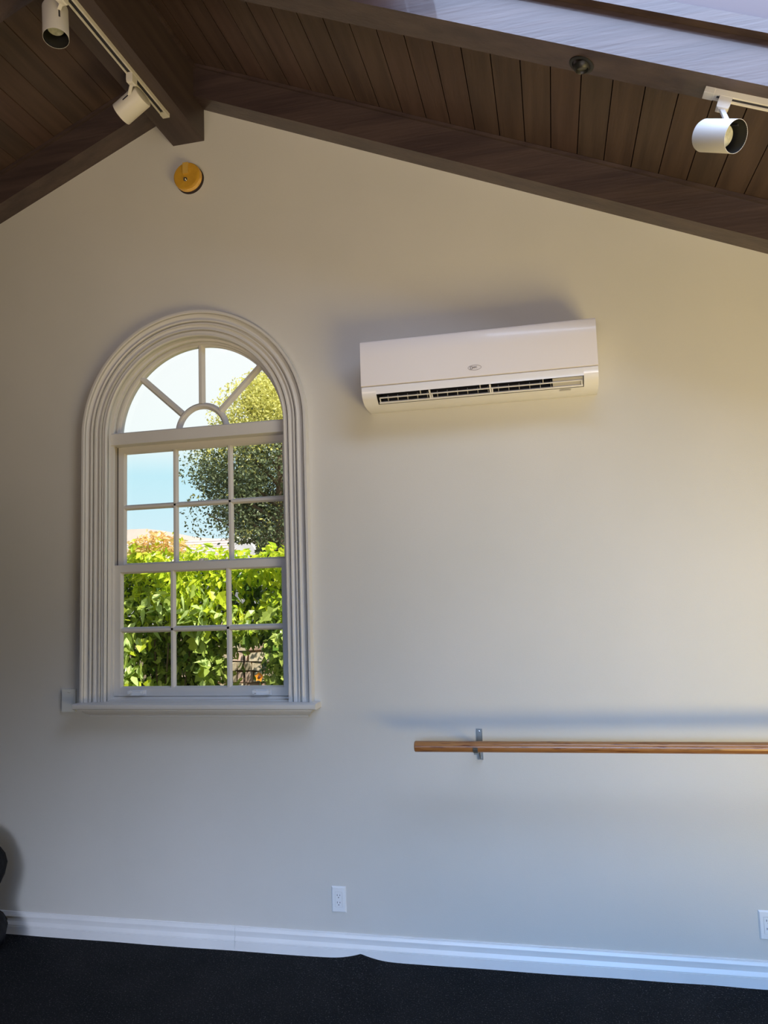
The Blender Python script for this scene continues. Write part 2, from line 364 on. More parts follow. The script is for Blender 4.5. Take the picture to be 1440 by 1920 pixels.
def planks(side, phase, pitch, width):
    edges = [0.0] + [phase + pitch * k for k in range(60) if phase + pitch * k < width] + [width]
    for i in range(len(edges) - 1):
        u0, u1 = edges[i], edges[i + 1]
        if u1 - u0 < 0.01: continue
        g = 0.0022
        x0, x1 = (u0 + g) / K, (u1 - g) / K
        spans = [(YB, 0.0)]
        if side > 0 and x1 > a0 and x0 < a1: spans = [(YB, SKY1), (SKY0, 0.0)]
        for y0, y1 in spans:
            bm = bmesh.new(); slope_quad(bm, side, x0, x1, y0, y1, DECK + random.uniform(0, 0.0016), DECK + 0.02)
            adopt(ce, build('plank', bm, random.choice((M['plank'], M['plank2'], M['plank3'], M['plank'])), bevel=0.0018))
planks(1, 0.0578, 0.12684, RW * K - 0.16)
planks(-1, 0.0365, 0.1275, LW * K - 0.16)

# rafters parallel to the gable, and the ridge beam
def rafter(side, y0, y1, label=None):
    x0 = 0.092; x1 = (XW - XR) if side > 0 else (XR - XL)
    bm = bmesh.new(); slope_quad(bm, side, x0, x1, y1, y0, 0.0, DECK - 0.001)
    o = build('rafter', bm, M['beam'], bevel=0.003); return tag(o, label, kind='structure')
for side, w in ((1, 'right'), (-1, 'left')):
    rafter(side, 0.0, -0.125, 'dark rafter running down the %s slope against the gable wall' % w)
    rafter(side, -0.963, -1.091, 'second dark rafter out from the gable wall on the %s slope' % w)
    for y in (-2.42, -3.74, -5.06, -6.38): rafter(side, y, y - 0.128)
bm = bmesh.new(); addprism(bm, [(-1.907, 4.171), (-1.723, 4.171), (-1.723, 4.60), (-1.907, 4.60)], YB, 0.0, axis='y')
tag(build('ridge_beam', bm, M['ridge'], bevel=0.004), 'deep dark ridge beam running out from the gable wall', kind='structure')
# quarter-round strips where planks meet rafters and ridge
def strip(side, y, sgn, u0=0.10, u1=None):
    u1 = u1 or ((XW - XR) if side > 0 else (XR - XL))
    bm = bmesh.new(); slope_quad(bm, side, u0, u1, min(y, y + sgn * 0.016), max(y, y + sgn * 0.016), DECK - 0.016, DECK - 0.0005)
    return build('trim_1', bm, M['beam'], bevel=0.004)
for side in (1, -1):
    for y, sg in ((-0.125, -1), (-0.963, 1)):
        if side > 0 or sg < 0: tag(strip(side, y, sg), kind='structure')
for s in (1, -1):
    x = XR + s * 0.092
    prof = [(x, deck_z(x, DECK) - 0.022), (x + s * 0.016, deck_z(x + 0.016, DECK) - 0.018), (x + s * 0.018, deck_z(x + .018, DECK) - 0.001), (x, deck_z(x, DECK) - 0.001)]
    bm = bmesh.new(); addprism(bm, prof, -0.963, -0.125, axis='y'); tag(build('trim_2', bm, M['beam']), kind='structure')

# skylight: dark frame at plank level, painted curb, milky glazing above the daylight
sk = empty('window_2', (skx, -1.7, 3.7)); tag(sk, 'skylight in the right slope with curb coloured darker against its own glare', kind='structure')
bm = bmesh.new()
slope_quad(bm, 1, a0 - 0.03, a1 + 0.03, SKY0 - 0.014, SKY0 + 0.018, DECK - 0.018, DECK + 0.028); slope_quad(bm, 1, a0 - 0.03, a1 + 0.03, SKY1 - 0.03, SKY1 + 0.014, DECK - 0.018, DECK + 0.028)
slope_quad(bm, 1, a0 - 0.03, a0 + 0.014, SKY1, SKY0, DECK - 0.018, DECK + 0.028); slope_quad(bm, 1, a1 - 0.014, a1 + 0.03, SKY1, SKY0, DECK - 0.018, DECK + 0.028)
fr = build('frame', bm, M['beam'])
bm = bmesh.new()
slope_quad(bm, 1, a0 - 0.02, a1 + 0.02, SKY0 - 0.002, SKY0 + 0.018, DECK + 0.028, DECK + 0.56); slope_quad(bm, 1, a0 - 0.02, a1 + 0.02, SKY1 - 0.02, SKY1, DECK + 0.028, DECK + 0.56)
slope_quad(bm, 1, a0 - 0.02, a0, SKY1, SKY0, DECK + 0.028, DECK + 0.56); slope_quad(bm, 1, a1, a1 + 0.02, SKY1, SKY0, DECK + 0.028, DECK + 0.56)
cu = build('curb', bm, M['curb'])
bm = bmesh.new(); slope_quad(bm, 1, a0 - 0.02, a1 + 0.02, SKY1 - 0.02, SKY0 + 0.018, DECK + 0.56, DECK + 0.57)
adopt(sk, fr, cu, build('glazing', bm, M['gray']))

# ------------------------------------------------------------------ arched window
win = empty('window_1', (XC, 0, ZS)); tag(win, 'white arched sash window with fanlight and moulded casing', kind='structure')
def sweep(name, prof, z0, m, n=64, r=RI):
    """sweep (w outward, d into the room) round jamb, arch, jamb"""
    path = [((-1, 0), None, z0)]
    st = [(-1.0, 0.0, 'l')] 
    frames = [((XC - r, z0), (-1, 0))]
    for i in range(n + 1):
        a = PI * i / n; d = (-math.cos(a), math.sin(a)); frames.append(((XC + r * d[0], ZC + r * d[1]), d))
    frames.append(((XC + r, z0), (1, 0)))
    vs_ = []; k = len(prof)
    for (px, pz), d in frames:
        for w, dd in prof: vs_.append((px + d[0] * w, -dd, pz + d[1] * w))
    fs = []
    for i in range(len(frames) - 1):
        for j in range(k): fs.append((i * k + j, i * k + (j + 1) % k, (i + 1) * k + (j + 1) % k, (i + 1) * k + j))
    fs.append(tuple(range(k))); fs.append(tuple((len(frames) - 1) * k + j for j in reversed(range(k))))
    o = fromdata(name, vs_, fs, m, smooth=True); o.data.set_sharp_from_angle(angle=math.radians(22)); return o
T = 0.129
cas = [(0, 0.048), (0.011, 0.048), (0.0145, 0.045), (0.0150, 0.033), (0.018, 0.033), (0.0185, 0.038), (0.024, 0.032), (0.034, 0.0270), (0.042, 0.028), (0.0425, 0.033), (0.046, 0.036), (0.050, 0.0365), (0.055, 0.034), (0.0555, 0.016),
       (0.063, 0.016), (0.0635, 0.030), (0.071, 0.030), (0.0715, 0.0235), (0.083, 0.0200), (0.092, 0.0225), (0.0925, 0.028), (0.098, 0.028), (0.0985, 0.009), (0.105, 0.009), (0.1055, 0.019), (0.117, 0.0165),
       (0.119, 0.022), (0.125, 0.022), (0.127, 0.020), (0.129, 0.016), (0.129, -0.001), (0, -0.001)]
cprof = [(T - w, d) for w, d in cas]
adopt(win, sweep('casing', cprof, ZS, M['trim']))
adopt(win, sweep('jamb', [(0, 0.004), (0, -0.14), (0.028, -0.14), (0.028, 0.004)], 1.13, M['trim']))
adopt(win, sweep('stop_bead', [(-0.012, -0.030), (-0.012, -0.046), (0, -0.046), (0, -0.030)], ZS, M['trim']))
# stool with crown apron
bm = bmesh.new()
addprism(bm, [(0.0, 1.149), (-0.086, 1.149), (-0.092, 1.153), (-0.094, 1.163), (-0.092, 1.173), (-0.086, 1.177), (0.0, ZS)], -2.437, -1.136)
stool = build('stool', bm, M['trim'], smooth=True, angle=40)
bm = bmesh.new()
ap = [(0.0, 1.102), (-0.018, 1.102), (-0.022, 1.105), (-0.022, 1.110), (-0.018, 1.112), (-0.018, 1.114), (-0.028, 1.117), (-0.043, 1.124), (-0.054, 1.133), (-0.058, 1.138), (-0.058, 1.1405), (-0.066, 1.1410), (-0.066, 1.1455), (-0.060, 1.149), (0.0, 1.149)]
addprism(bm, ap, -2.413, -1.160, shift0=lambda p: (p[0] + 0.066) * 0.75, shift1=lambda p: -(p[0] + 0.066) * 0.75)
apron = build('apron', bm, M['trim'], smooth=True, angle=30)
bm = bmesh.new(); addprism(bm, [(0.0, 1.165), (0.0, 1.181), (0.030, 1.186), (0.034, 1.195), (0.16, 1.205), (0.16, 1.13), (0.0, 1.13)], XC - RI, XC + RI)
sill = build('inner_sill', bm, M['trim'])
# transom bar across the springing
bm = bmesh.new(); addprism(bm, [(0.032, 2.530), (0.022, 2.533), (0.022, 2.592), (0.028, 2.598), (0.13, 2.604), (0.13, 2.530)], XC - RI, XC + RI)
adopt(win, stool, apron, sill, build('transom', bm, M['trim'], bevel=0.002))

def sash(name, y0, y1, z0, z1, bot, top, side, hz, xh, label):
    """double-hung sash: frame, muntins, six panes"""
    s = empty(name, (XC, y0, z0)); xa, xb = XC - 0.4915, XC + 0.4915
    s['label'] = label
    gx0, gx1 = XC - xh, XC + xh; gz0, gz1 = z0 + bot, z1 - top
    yg = (y0 + y1) / 2 + 0.004
    bm = bmesh.new()
    addbox(bm, xa, gx0, y0, y1, z0, z1); addbox(bm, gx1, xb, y0, y1, z0, z1)
    addbox(bm, gx0, gx1, y0, y1, z0, gz0); addbox(bm, gx0, gx1, y0, y1, gz1, z1)
    f = build('frame', bm, M['trim'])
    # sticking: small stepped moulding inside the frame and on the muntins
    bm = bmesh.new()
    w = (2 * xh - 2 * 0.030) / 3
    mxs = [gx0 + w + 0.015, gx0 + 2 * w + 0.045]
    for xm in mxs:
        addprism(bm, [(xm - 0.015, yg), (xm - 0.0135, yg - 0.006), (xm - 0.006, y0 + 0.003), (xm + 0.006, y0 + 0.003), (xm + 0.0135, yg - 0.006), (xm + 0.015, yg), (xm + 0.012, y1), (xm - 0.012, y1)], 0, 1, axis='y') if False else None
        prof = [(xm - 0.015, yg), (xm - 0.0130, yg - 0.007), (xm - 0.006, y0 + 0.003), (xm + 0.006, y0 + 0.003), (xm + 0.0130, yg - 0.007), (xm + 0.015, yg), (xm + 0.010, y1 - 0.002), (xm - 0.010, y1 - 0.002)]
        r0 = [bm.verts.new((p[0], p[1], gz0)) for p in prof]; r1 = [bm.verts.new((p[0], p[1], gz1)) for p in prof]
        for i in range(8): bm.faces.new((r0[i], r0[(i + 1) % 8], r1[(i + 1) % 8], r1[i]))
        bm.faces.new(r0); bm.faces.new(r1[::-1])
    prof = [(yg, hz - 0.015), (yg - 0.007, hz - 0.0130), (y0 + 0.003, hz - 0.006), (y0 + 0.003, hz + 0.006), (yg - 0.007, hz + 0.0130), (yg, hz + 0.015), (y1 - 0.002, hz + 0.010), (y1 - 0.002, hz - 0.010)]
    addprism(bm, prof, gx0, gx1)
    mu = build('muntin', bm, M['trim'])
    bm = bmesh.new(); q = 0.009
    addprism(bm, [(yg, gz0), (yg, gz0 + q), (yg - 0.006, gz0 + q - 0.001), (y0 + 0.004, gz0 + 0.002), (y0 + 0.004, gz0)], gx0, gx1)
    addprism(bm, [(yg, gz1), (yg, gz1 - q), (yg - 0.006, gz1 - q + 0.001), (y0 + 0.004, gz1 - 0.002), (y0 + 0.004, gz1)], gx0, gx1)
    for e, sg in ((gx0, 1), (gx1, -1)):
        prof = [(e, yg), (e + sg * q, yg), (e + sg * (q - 0.001), yg - 0.006), (e + sg * 0.002, y0 + 0.004), (e, y0 + 0.004)]
        r0 = [bm.verts.new((p[0], p[1], gz0)) for p in prof]; r1 = [bm.verts.new((p[0], p[1], gz1)) for p in prof]
        for i in range(5): bm.faces.new((r0[i], r0[(i + 1) % 5], r1[(i + 1) % 5], r1[i]))
    st = build('glazing_bead', bm, M['trim'])
    kids = [f, mu, st]
    xs = [gx0, mxs[0], mxs[1], gx1]; zs = [gz0, hz, gz1]
    for i in range(3):
        for j in range(2):
            kids.append(box('pane', xs[i], xs[i + 1], yg + 0.002, yg + 0.005, zs[j], zs[j + 1], M['glass']))
    adopt(s, *kids)
    s.parent = win; s.matrix_parent_inverse = Matrix.Translation(-Vector(win.location))
    return s
lower = sash('lower_sash', 0.046, 0.080, 1.198, 1.884, 0.040, 0.038, 0.042, 1.540, 0.455, 'lower sash with two lift handles and a lock')
upper = sash('upper_sash', 0.084, 0.118, 1.850, 2.560, 0.036, 0.060, 0.055, 2.198, 0.460, 'upper sash of six panes')
# dark strips drawn for the shaded gaps between sashes and jambs
for s_ in (-1, 1):
    x0, x1 = XC + s_ * 0.4915, XC + s_ * 0.4998
    adopt(win, box('gap_strip', min(x0, x1), max(x0, x1), 0.054, 0.079, 1.20, 1.884, M['gap_dark']), box('gap_strip', min(x0, x1), max(x0, x1), 0.088, 0.117, 1.86, 2.53, M['gap_dark']))
    x0 = XC + s_ * 0.4965
    adopt(win, box('sash_track', min(x0, x1), max(x0, x1), 0.052, 0.082, 1.886, 2.529, M['track']))
# sash lifts
def lift(xc):
    bm = bmesh.new()
    z, y = 1.2165, 0.046
    addbox(bm, xc - 0.046, xc + 0.046, y - 0.004, y, z - 0.014, z + 0.013)
    addbox(bm, xc - 0.044, xc - 0.032, y - 0.030, y - 0.002, z - 0.005, z + 0.012); addbox(bm, xc + 0.032, xc + 0.044, y - 0.030, y - 0.002, z - 0.005, z + 0.012)
    addbox(bm, xc - 0.034, xc + 0.034, y - 0.032, y - 0.022, z + 0.000, z + 0.009)
    o = build('sash_lift', bm, M['outlet'], bevel=0.0022); o.parent = lower; o.matrix_parent_inverse = Matrix.Translation(-Vector(lower.location)) ; return o
lift(-2.146); lift(-1.455)
bm = bmesh.new()
addbox(bm, -1.835, -1.745, 0.050, 0.078, 1.884, 1.890); addlathe(bm, [(0, 0), (0.014, 0), (0.014, 0.009), (0.010, 0.012), (0, 0.012)], Matrix.Translation((-1.79, 0.064, 1.889)), 20)
addbox(bm, -1.80, -1.755, 0.058, 0.068, 1.896, 1.902)
lk = build('sash_lock', bm, M['trim'], bevel=0.0015); lk.parent = lower; lk.matrix_parent_inverse = Matrix.Translation(-Vector(lower.location))
# fanlight
fan = empty('fanlight', (XC, 0.07, ZC)); fan['label'] = 'half-round fanlight with three spokes and a half-round hub'
FX, FZ = -1.790, 2.583
def ring(bm, prof, cx, cz, n, a0_=0.0, a1_=PI):
    """half ring; prof = (radius, y)"""
    k = len(prof); rows = []
    for i in range(n + 1):
        a = a0_ + (a1_ - a0_) * i / n
        rows.append([bm.verts.new((cx + r * math.cos(a), y, cz + r * math.sin(a))) for r, y in prof])
    for i in range(n):
        for j in range(k): bm.faces.new((rows[i][j], rows[i][(j + 1) % k], rows[i + 1][(j + 1) % k], rows[i + 1][j]))
    bm.faces.new(rows[0]); bm.faces.new(rows[-1][::-1])
FY = 0.088
bm = bmesh.new(); ring(bm, [(0.500, FY - 0.030), (0.480, FY - 0.030), (0.477, FY - 0.018), (0.471, FY - 0.014), (0.469, FY), (0.473, FY + 0.018), (0.500, FY + 0.018)], XC, 2.575, 60)
f1 = build('frame', bm, M['trim'], smooth=True, angle=25)
bm = bmesh.new(); ring(bm, [(0.157, FY), (0.154, FY - 0.008), (0.144, FY - 0.020), (0.134, FY - 0.020), (0.124, FY - 0.008), (0.121, FY), (0.127, FY + 0.014), (0.151, FY + 0.014)], FX, FZ, 40)
f2 = build('hub', bm, M['trim'], smooth=True, angle=25)
kids = [f1, f2]
for ang in (44, 90, 138):
    a = math.radians(ang); d = Vector((math.cos(a), 0, math.sin(a))); n_ = Vector((-math.sin(a), 0, math.cos(a)))
    bm = bmesh.new(); prof = [(-0.019, FY), (-0.016, FY - 0.009), (-0.007, FY - 0.022), (0.007, FY - 0.022), (0.016, FY - 0.009), (0.019, FY), (0.013, FY + 0.014), (-0.013, FY + 0.014)]
    r0 = [bm.verts.new(Vector((FX, p[1], FZ)) + d * 0.150 + n_ * p[0]) for p in prof]; r1 = [bm.verts.new(Vector((FX, p[1], FZ)) + d * 0.472 + n_ * p[0]) for p in prof]
    for i in range(8): bm.faces.new((r0[i], r0[(i + 1) % 8], r1[(i + 1) % 8], r1[i]))
    bm.faces.new(r0); bm.faces.new(r1[::-1])
    kids.append(build('spoke', bm, M['trim']))
bounds = [0, 44, 90, 138, 180]
for i in range(4):
    b0, b1 = math.radians(bounds[i]), math.radians(bounds[i + 1]); m_ = 12
    for_ = []
    pts = [(FX + 0.14 * math.cos(b0 + (b1 - b0) * t / m_), FZ + 0.14 * math.sin(b0 + (b1 - b0) * t / m_)) for t in range(m_ + 1)] + \
          [(XC + 0.474 * math.cos(b1 + (b0 - b1) * t / m_), 2.575 + 0.474 * math.sin(b1 + (b0 - b1) * t / m_)) for t in range(m_ + 1)]
    bm = bmesh.new()
    va = [bm.verts.new((x, FY + 0.002, z)) for x, z in pts]; vb = [bm.verts.new((x, FY + 0.005, z)) for x, z in pts]
    bm.faces.new(va); bm.faces.new(vb[::-1])
    for j in range(len(pts)): bm.faces.new((va[j], va[(j + 1) % len(pts)], vb[(j + 1) % len(pts)], vb[j]))
    kids.append(build('pane', bm, M['glass']))
pts = [(FX + 0.13 * math.cos(PI * t / 20), FZ + 0.13 * math.sin(PI * t / 20)) for t in range(21)]
bm = bmesh.new(); va = [bm.verts.new((x, FY + 0.002, z)) for x, z in pts]; vb = [bm.verts.new((x, FY + 0.005, z)) for x, z in pts]
bm.faces.new(va); bm.faces.new(vb[::-1])
for j in range(21): bm.faces.new((va[j], va[(j + 1) % 21], vb[(j + 1) % 21], vb[j]))
kids.append(build('pane', bm, M['glass']))
adopt(fan, *kids); fan.parent = win; fan.matrix_parent_inverse = Matrix.Translation(-Vector(win.location))

# ------------------------------------------------------------------ air conditioner
ac = empty('air_conditioner', (-0.294, 0, 2.575))
tag(ac, 'white wall-mounted split air conditioner with open louver, high on the gable wall', 'air conditioner')
AX0, AX1 = -0.833, 0.245
OX0, OX1 = -0.764, 0.182
full = [(0, 2.872), (-0.185, 2.872), (-0.196, 2.868), (-0.200, 2.860), (-0.204, 2.661), (-0.211, 2.655), (-0.2115, 2.645), (-0.206, 2.617), (-0.190, 2.598), (-0.160, 2.582), (-0.120, 2.575), (-0.02, 2.573), (0, 2.578)]
mid = [(0, 2.872), (-0.185, 2.872), (-0.196, 2.868), (-0.200, 2.860), (-0.204, 2.661), (-0.211, 2.655), (-0.2115, 2.645), (-0.207, 2.620), (-0.130, 2.668), (-0.060, 2.668), (-0.060, 2.60), (-0.158, 2.5815), (-0.120, 2.575), (-0.02, 2.573), (0, 2.578)]
bm = bmesh.new(); addprism(bm, full, AX0, OX0); addprism(bm, full, OX1, AX1); addprism(bm, mid, OX0, OX1)
body = build('body', bm, M['plastic'], smooth=True, angle=30)
# glossy front panel, slightly bowed
pp = [(-0.2005, 2.867), (-0.204, 2.877), (-0.208, 2.876), (-0.2125, 2.868), (-0.2155, 2.80), (-0.2165, 2.72), (-0.2155, 2.6615), (-0.2125, 2.6595), (-0.2055, 2.6605)]
bm = bmesh.new(); addprism(bm, pp, AX0 - 0.001, AX1 + 0.001)
pan = build('front_panel', bm, M['panel'], smooth=True, angle=30)
# dark interior lining of the outlet and the paler motor cover at its right end
bm = bmesh.new()
for p, q in (((-0.204, 2.6205), (-0.131, 2.6665)), ((-0.131, 2.6665), (-0.0615, 2.6665)), ((-0.0615, 2.6665), (-0.0615, 2.6015)), ((-0.0615, 2.6015), (-0.157, 2.5832))):
    v = [bm.verts.new((x, a[0], a[1])) for x, a in ((OX0 + 0.001, p), (OX1 - 0.001, p), (OX1 - 0.001, q), (OX0 + 0.001, q))]; bm.faces.new(v)
for x in (OX0 + 0.001, OX1 - 0.001):
    v = [bm.verts.new((x, a, b)) for a, b in ((-0.204, 2.6205), (-0.131, 2.6665), (-0.0615, 2.6665), (-0.0615, 2.6015), (-0.157, 2.5832))]; bm.faces.new(v)
cav = build('outlet_cavity', bm, M['black'])
bm = bmesh.new(); addprism(bm, [(-0.196, 2.621), (-0.131, 2.665), (-0.062, 2.665), (-0.062, 2.602), (-0.156, 2.585)], 0.046, OX1 - 0.002)
mot = build('motor_cover', bm, M['fin'])
# swing louver: two long bars, end bars and dividers
def lp(t, out=0.0):          # point down the outlet opening, t from 0 (top lip) to 1 (bottom lip), pushed outward
    a = Vector((0, -0.207, 2.620)); b = Vector((0, -0.159, 2.5815)); n_ = Vector((0, -0.62, -0.78)); p = a + (b - a) * t + n_ * out; return p
def bar(bm, t0, t1, x0, x1, o0=-0.004, o1=0.001):
    c = [lp(t0, o0), lp(t0, o1), lp(t1, o1), lp(t1, o0)]
    r0 = [bm.verts.new((x0, p.y, p.z)) for p in c]; r1 = [bm.verts.new((x1, p.y, p.z)) for p in c]
    for i in range(4): bm.faces.new((r0[i], r0[(i + 1) % 4], r1[(i + 1) % 4], r1[i]))
    bm.faces.new(r0); bm.faces.new(r1[::-1])
bm = bmesh.new()
bar(bm, 0.36, 0.44, OX0 + 0.010, OX1 - 0.006); bar(bm, 0.80, 0.93, OX0 + 0.006, OX1 - 0.004, -0.004, 0.002)
for x in (OX0 + 0.010, OX1 - 0.012): bar(bm, 0.36, 0.86, x, x + 0.005)
for x in (-0.512, -0.233): bar(bm, 0.05, 0.86, x - 0.004, x + 0.004); bar(bm, 0.40, 0.86, x + 0.006, x + 0.012)
lou = build('louver', bm, M['plastic'])
bm = bmesh.new()
k = 0; x = OX0 + 0.05
while x < 0.045:
    bar(bm, 0.40, 0.84, x - 0.0009, x + 0.0009, -0.020, -0.003); x += 0.047; k += 1
for x in (-0.555, -0.278, 0.004): bar(bm, 0.02, 0.40, x - 0.002, x + 0.002, -0.008, -0.001)
fin = build('vane', bm, M['fin']); fin['kind'] = 'stuff'
bm = bmesh.new(); addbox(bm, 0.075, 0.125, -0.134, -0.133, 2.5755, 2.5765)
small = box('rating_strip', 0.075, 0.125, -0.150, -0.136, 2.5758, 2.5775, M['fin']); bm.free()
# oval badge with lettering
bm = bmesh.new(); bx_, bz_ = -0.297, 2.700; by_ = -0.2168
def oval(bm, rx, rz, w, cx, cz, y, n=36):
    o_ = [bm.verts.new((cx + rx * math.cos(2 * PI * i / n), y, cz + rz * math.sin(2 * PI * i / n))) for i in range(n)]
    i_ = [bm.verts.new((cx + (rx - w) * math.cos(2 * PI * i / n), y, cz + (rz - w) * math.sin(2 * PI * i / n))) for i in range(n)]
    for i in range(n): bm.faces.new((o_[i], o_[(i + 1) % n], i_[(i + 1) % n], i_[i]))
oval(bm, 0.031, 0.0125, 0.0017, bx_, bz_, by_ - 0.0006)
bad = build('badge', bm, M['logo'])
def text(s, size, x, y, z, m, name='lettering', ex=0.0003):
    cu_ = bpy.data.curves.new(name, 'FONT'); cu_.body = s; cu_.size = size; cu_.extrude = ex; cu_.offset = 0.00035; cu_.align_x = 'LEFT'
    t = bpy.data.objects.new(name, cu_); C.objects.link(t); t.rotation_euler = (PI / 2, 0, 0); t.location = (x, y, z)
    bpy.context.view_layer.update()
    me = bpy.data.meshes.new_from_object(t.evaluated_get(bpy.context.evaluated_depsgraph_get())); me.transform(t.matrix_world)
    bpy.data.objects.remove(t); me.materials.clear(); me.name = name
    return link(name, me, m)
t1 = text('D', 0.019, bx_ - 0.0215, by_ - 0.0006, bz_ - 0.0066, M['logo']); t2 = text('aeco'[:3].upper(), 0.0105, bx_ - 0.0085, by_ - 0.0006, bz_ - 0.0022, M['logo'])
adopt(ac, body, pan, cav, mot, lou, fin, small, bad, t1, t2)

# ------------------------------------------------------------------ yellow round fixture
yf = empty('wall_fixture', (-1.806, 0, 3.955))
tag(yf, 'round yellow disc fixture with a centre bolt, high on the wall below the ridge beam', 'fixture')
def ym(y): return Matrix.Translation((-1.806, y, 3.957)) @ Matrix.Rotation(PI / 2, 4, 'X')
base_ = lathe('mounting_ring', [(0, 0), (0.079, 0), (0.079, 0.012), (0.074, 0.016), (0, 0.016)], ym(0), M['dark_base'])
rim = lathe('rim', [(0, 0.010), (0.0765, 0.014), (0.0775, 0.024), (0.0755, 0.026), (0.0770, 0.028), (0.0765, 0.036), (0.0745, 0.038), (0, 0.038)], Matrix.Translation((-0.001, 0, 0.002)) @ ym(0), M['yellow2'])
face = lathe('cover', [(0, 0.036), (0.0745, 0.038), (0.0750, 0.043), (0.072, 0.046), (0.068, 0.0465), (0.067, 0.048), (0, 0.049)], Matrix.Translation((-0.001, 0, 0.002)) @ ym(0), M['yellow'])
tab = box('tab', -1.824, -1.793, -0.057, -0.045, 3.968, 4.029, M['yellow3'], bevel=0.002)
bolt = lathe('bolt', [(0, 0.046), (0.0115, 0.046), (0.0115, 0.050), (0.0075, 0.0505), (0.0075, 0.058), (0.006, 0.060), (0, 0.060)], Matrix.Translation((-0.005, 0, -0.020)) @ ym(0), M['steel'], seg=24)
adopt(yf, base_, rim, face, tab, bolt)

# ------------------------------------------------------------------ barre
ba = empty('ballet_barre', (-0.646, -0.18, 1.006))
tag(ba, 'round wooden ballet barre running out of frame on the right', 'barre')
dirb = Vector((1, 0, 0.0055)); 
rod = lathe('rail', [(0, 0), (0.0215, 0), (0.0238, 0.003), (0.0238, 3.2), (0.0215, 3.203), (0, 3.203)], axis_mx((-0.646, -0.18, 1.004), dirb), M['barre'], seg=40)
adopt(ba, rod)
def bracket(x, label):
    o = empty('barre_bracket', (x, 0, 0.98)); tag(o, label, 'bracket', 'brackets carrying the ballet barre')
    zc = 1.004 + 0.0055 * (x + 0.646)
    pl = box('wall_plate', x - 0.0130, x + 0.0130, -0.006, 0.0, 0.912, 1.050, M['nickel'], bevel=0.001)
    bm = bmesh.new(); addbox(bm, x - 0.009, x + 0.009, -0.185, -0.004, zc - 0.0335, zc - 0.0245)
    arm = build('arm', bm, M['nickel'], bevel=0.001)
    bm = bmesh.new()
    # saddle under the rod and gusset back to the plate
    ringp = []
    for i in range(9):
        a = PI + PI * i / 8; ringp.append((-0.18 + 0.0245 * math.cos(a), zc + 0.0245 * math.sin(a)))
    ringo = [(-0.18 + 0.0275 * math.cos(PI + PI * i / 8), zc + 0.0275 * math.sin(PI + PI * i / 8)) for i in range(9)]
    addprism(bm, ringp + ringo[::-1], x - 0.010, x + 0.010)
    sad = build('saddle', bm, M['nickel'])
    bm = bmesh.new(); addprism(bm, [(-0.005, 0.918), (-0.012, 0.918), (-0.060, zc - 0.033), (-0.005, zc - 0.033)], x - 0.002, x + 0.002)
    gus = build('gusset', bm, M['nickel'])
    sc = [lathe('screw', [(0, 0), (0.0045, 0), (0.004, 0.002), (0, 0.0025)], axis_mx((x, -0.006, z), (0, -1, 0)), M['steel'], seg=12) for z in (1.040, 0.922)]
    adopt(o, pl, arm, sad, gus, *sc)
bracket(-0.3735, 'small nickel bracket holding up the left end of the wooden barre')
bracket(1.55, 'nickel barre bracket beyond the right edge of the frame')

# ------------------------------------------------------------------ outlets and painted plate
def outlet(cx, cz, label):
    o = empty('wall_outlet', (cx, 0, cz)); tag(o, label, 'outlet', 'electrical outlets above the baseboard')
    w, h = 0.0355, 0.0585
    bm = bmesh.new()
    addprism(bm, [(cx - w, cz - h), (cx + w, cz - h), (cx + w, cz + h), (cx - w, cz + h)], 0, -0.003, axis='y')
    v = [[bm.verts.new((cx + sx_ * (w - i), -y, cz + sz * (h - i))) for sx_, sz in ((-1, -1), (1, -1), (1, 1), (-1, 1))] for i, y in ((0.0, 0.003), (0.005, 0.0075))]
    for i in range(4): bm.faces.new((v[0][i], v[0][(i + 1) % 4], v[1][(i + 1) % 4], v[1][i]))
    bm.faces.new(v[1])
    pl = build('plate', bm, M['outlet'])
    rec = box('receptacle', cx - 0.0165, cx + 0.0165, -0.0095, -0.0070, cz - 0.0335, cz + 0.0335, M['outlet'], bevel=0.0012)
    gap = box('receptacle_gap', cx - 0.0175, cx + 0.0175, -0.0078, -0.0072, cz - 0.0345, cz + 0.0345, M['fin'])
    kids = [pl, rec, gap]
    for dz in (0.0165, -0.0165):
        for dx, hh in ((-0.0064, 0.0042), (0.0064, 0.0034)):
            kids.append(box('slot', cx + dx - 0.0011, cx + dx + 0.0011, -0.0099, -0.0090, cz + dz + 0.002 - hh + 0.002, cz + dz + 0.006 + hh - 0.002, M['slot']))
        kids.append(lathe('ground_hole', [(0, 0), (0.0024, 0), (0.0024, 0.0006), (0, 0.0006)], axis_mx((cx, -0.0094, cz + dz - 0.0065), (0, -1, 0)), M['slot'], seg=12))
    for dz in (0.0485, -0.0485):
        kids.append(lathe('screw', [(0, 0), (0.0030, 0), (0.0026, 0.001), (0, 0.0012)], axis_mx((cx, -0.0073, cz + dz), (0, -1, 0)), M['outlet'], seg=12))
    adopt(o, *kids)
outlet(-1.0705, 0.2610, 'white duplex outlet in the middle of the wall above the baseboard')
outlet(0.7985, 0.2530, 'white duplex outlet cut by the right edge of the frame')
pt = empty('blank_plate', (-2.513, 0, 1.185)); tag(pt, 'wall-coloured blank cover plate tucked behind the left end of the window sill', 'cover plate')
bm = bmesh.new(); addbox(bm, -2.554, -2.474, -0.013, 0.0, 1.127, 1.243); pl = build('plate', bm, M['painted_plate'], bevel=0.0025)
kh = lathe('screw', [(0, 0), (0.0045, 0), (0.0035, 0.0012), (0, 0.0014)], axis_mx((-2.512, -0.013, 1.226), (0, -1, 0)), M['painted_plate'], seg=14)
sl = box('slot', -2.520, -2.504, -0.0148, -0.0125, 1.2255, 1.2275, M['fin'])
adopt(pt, pl, kh, sl)

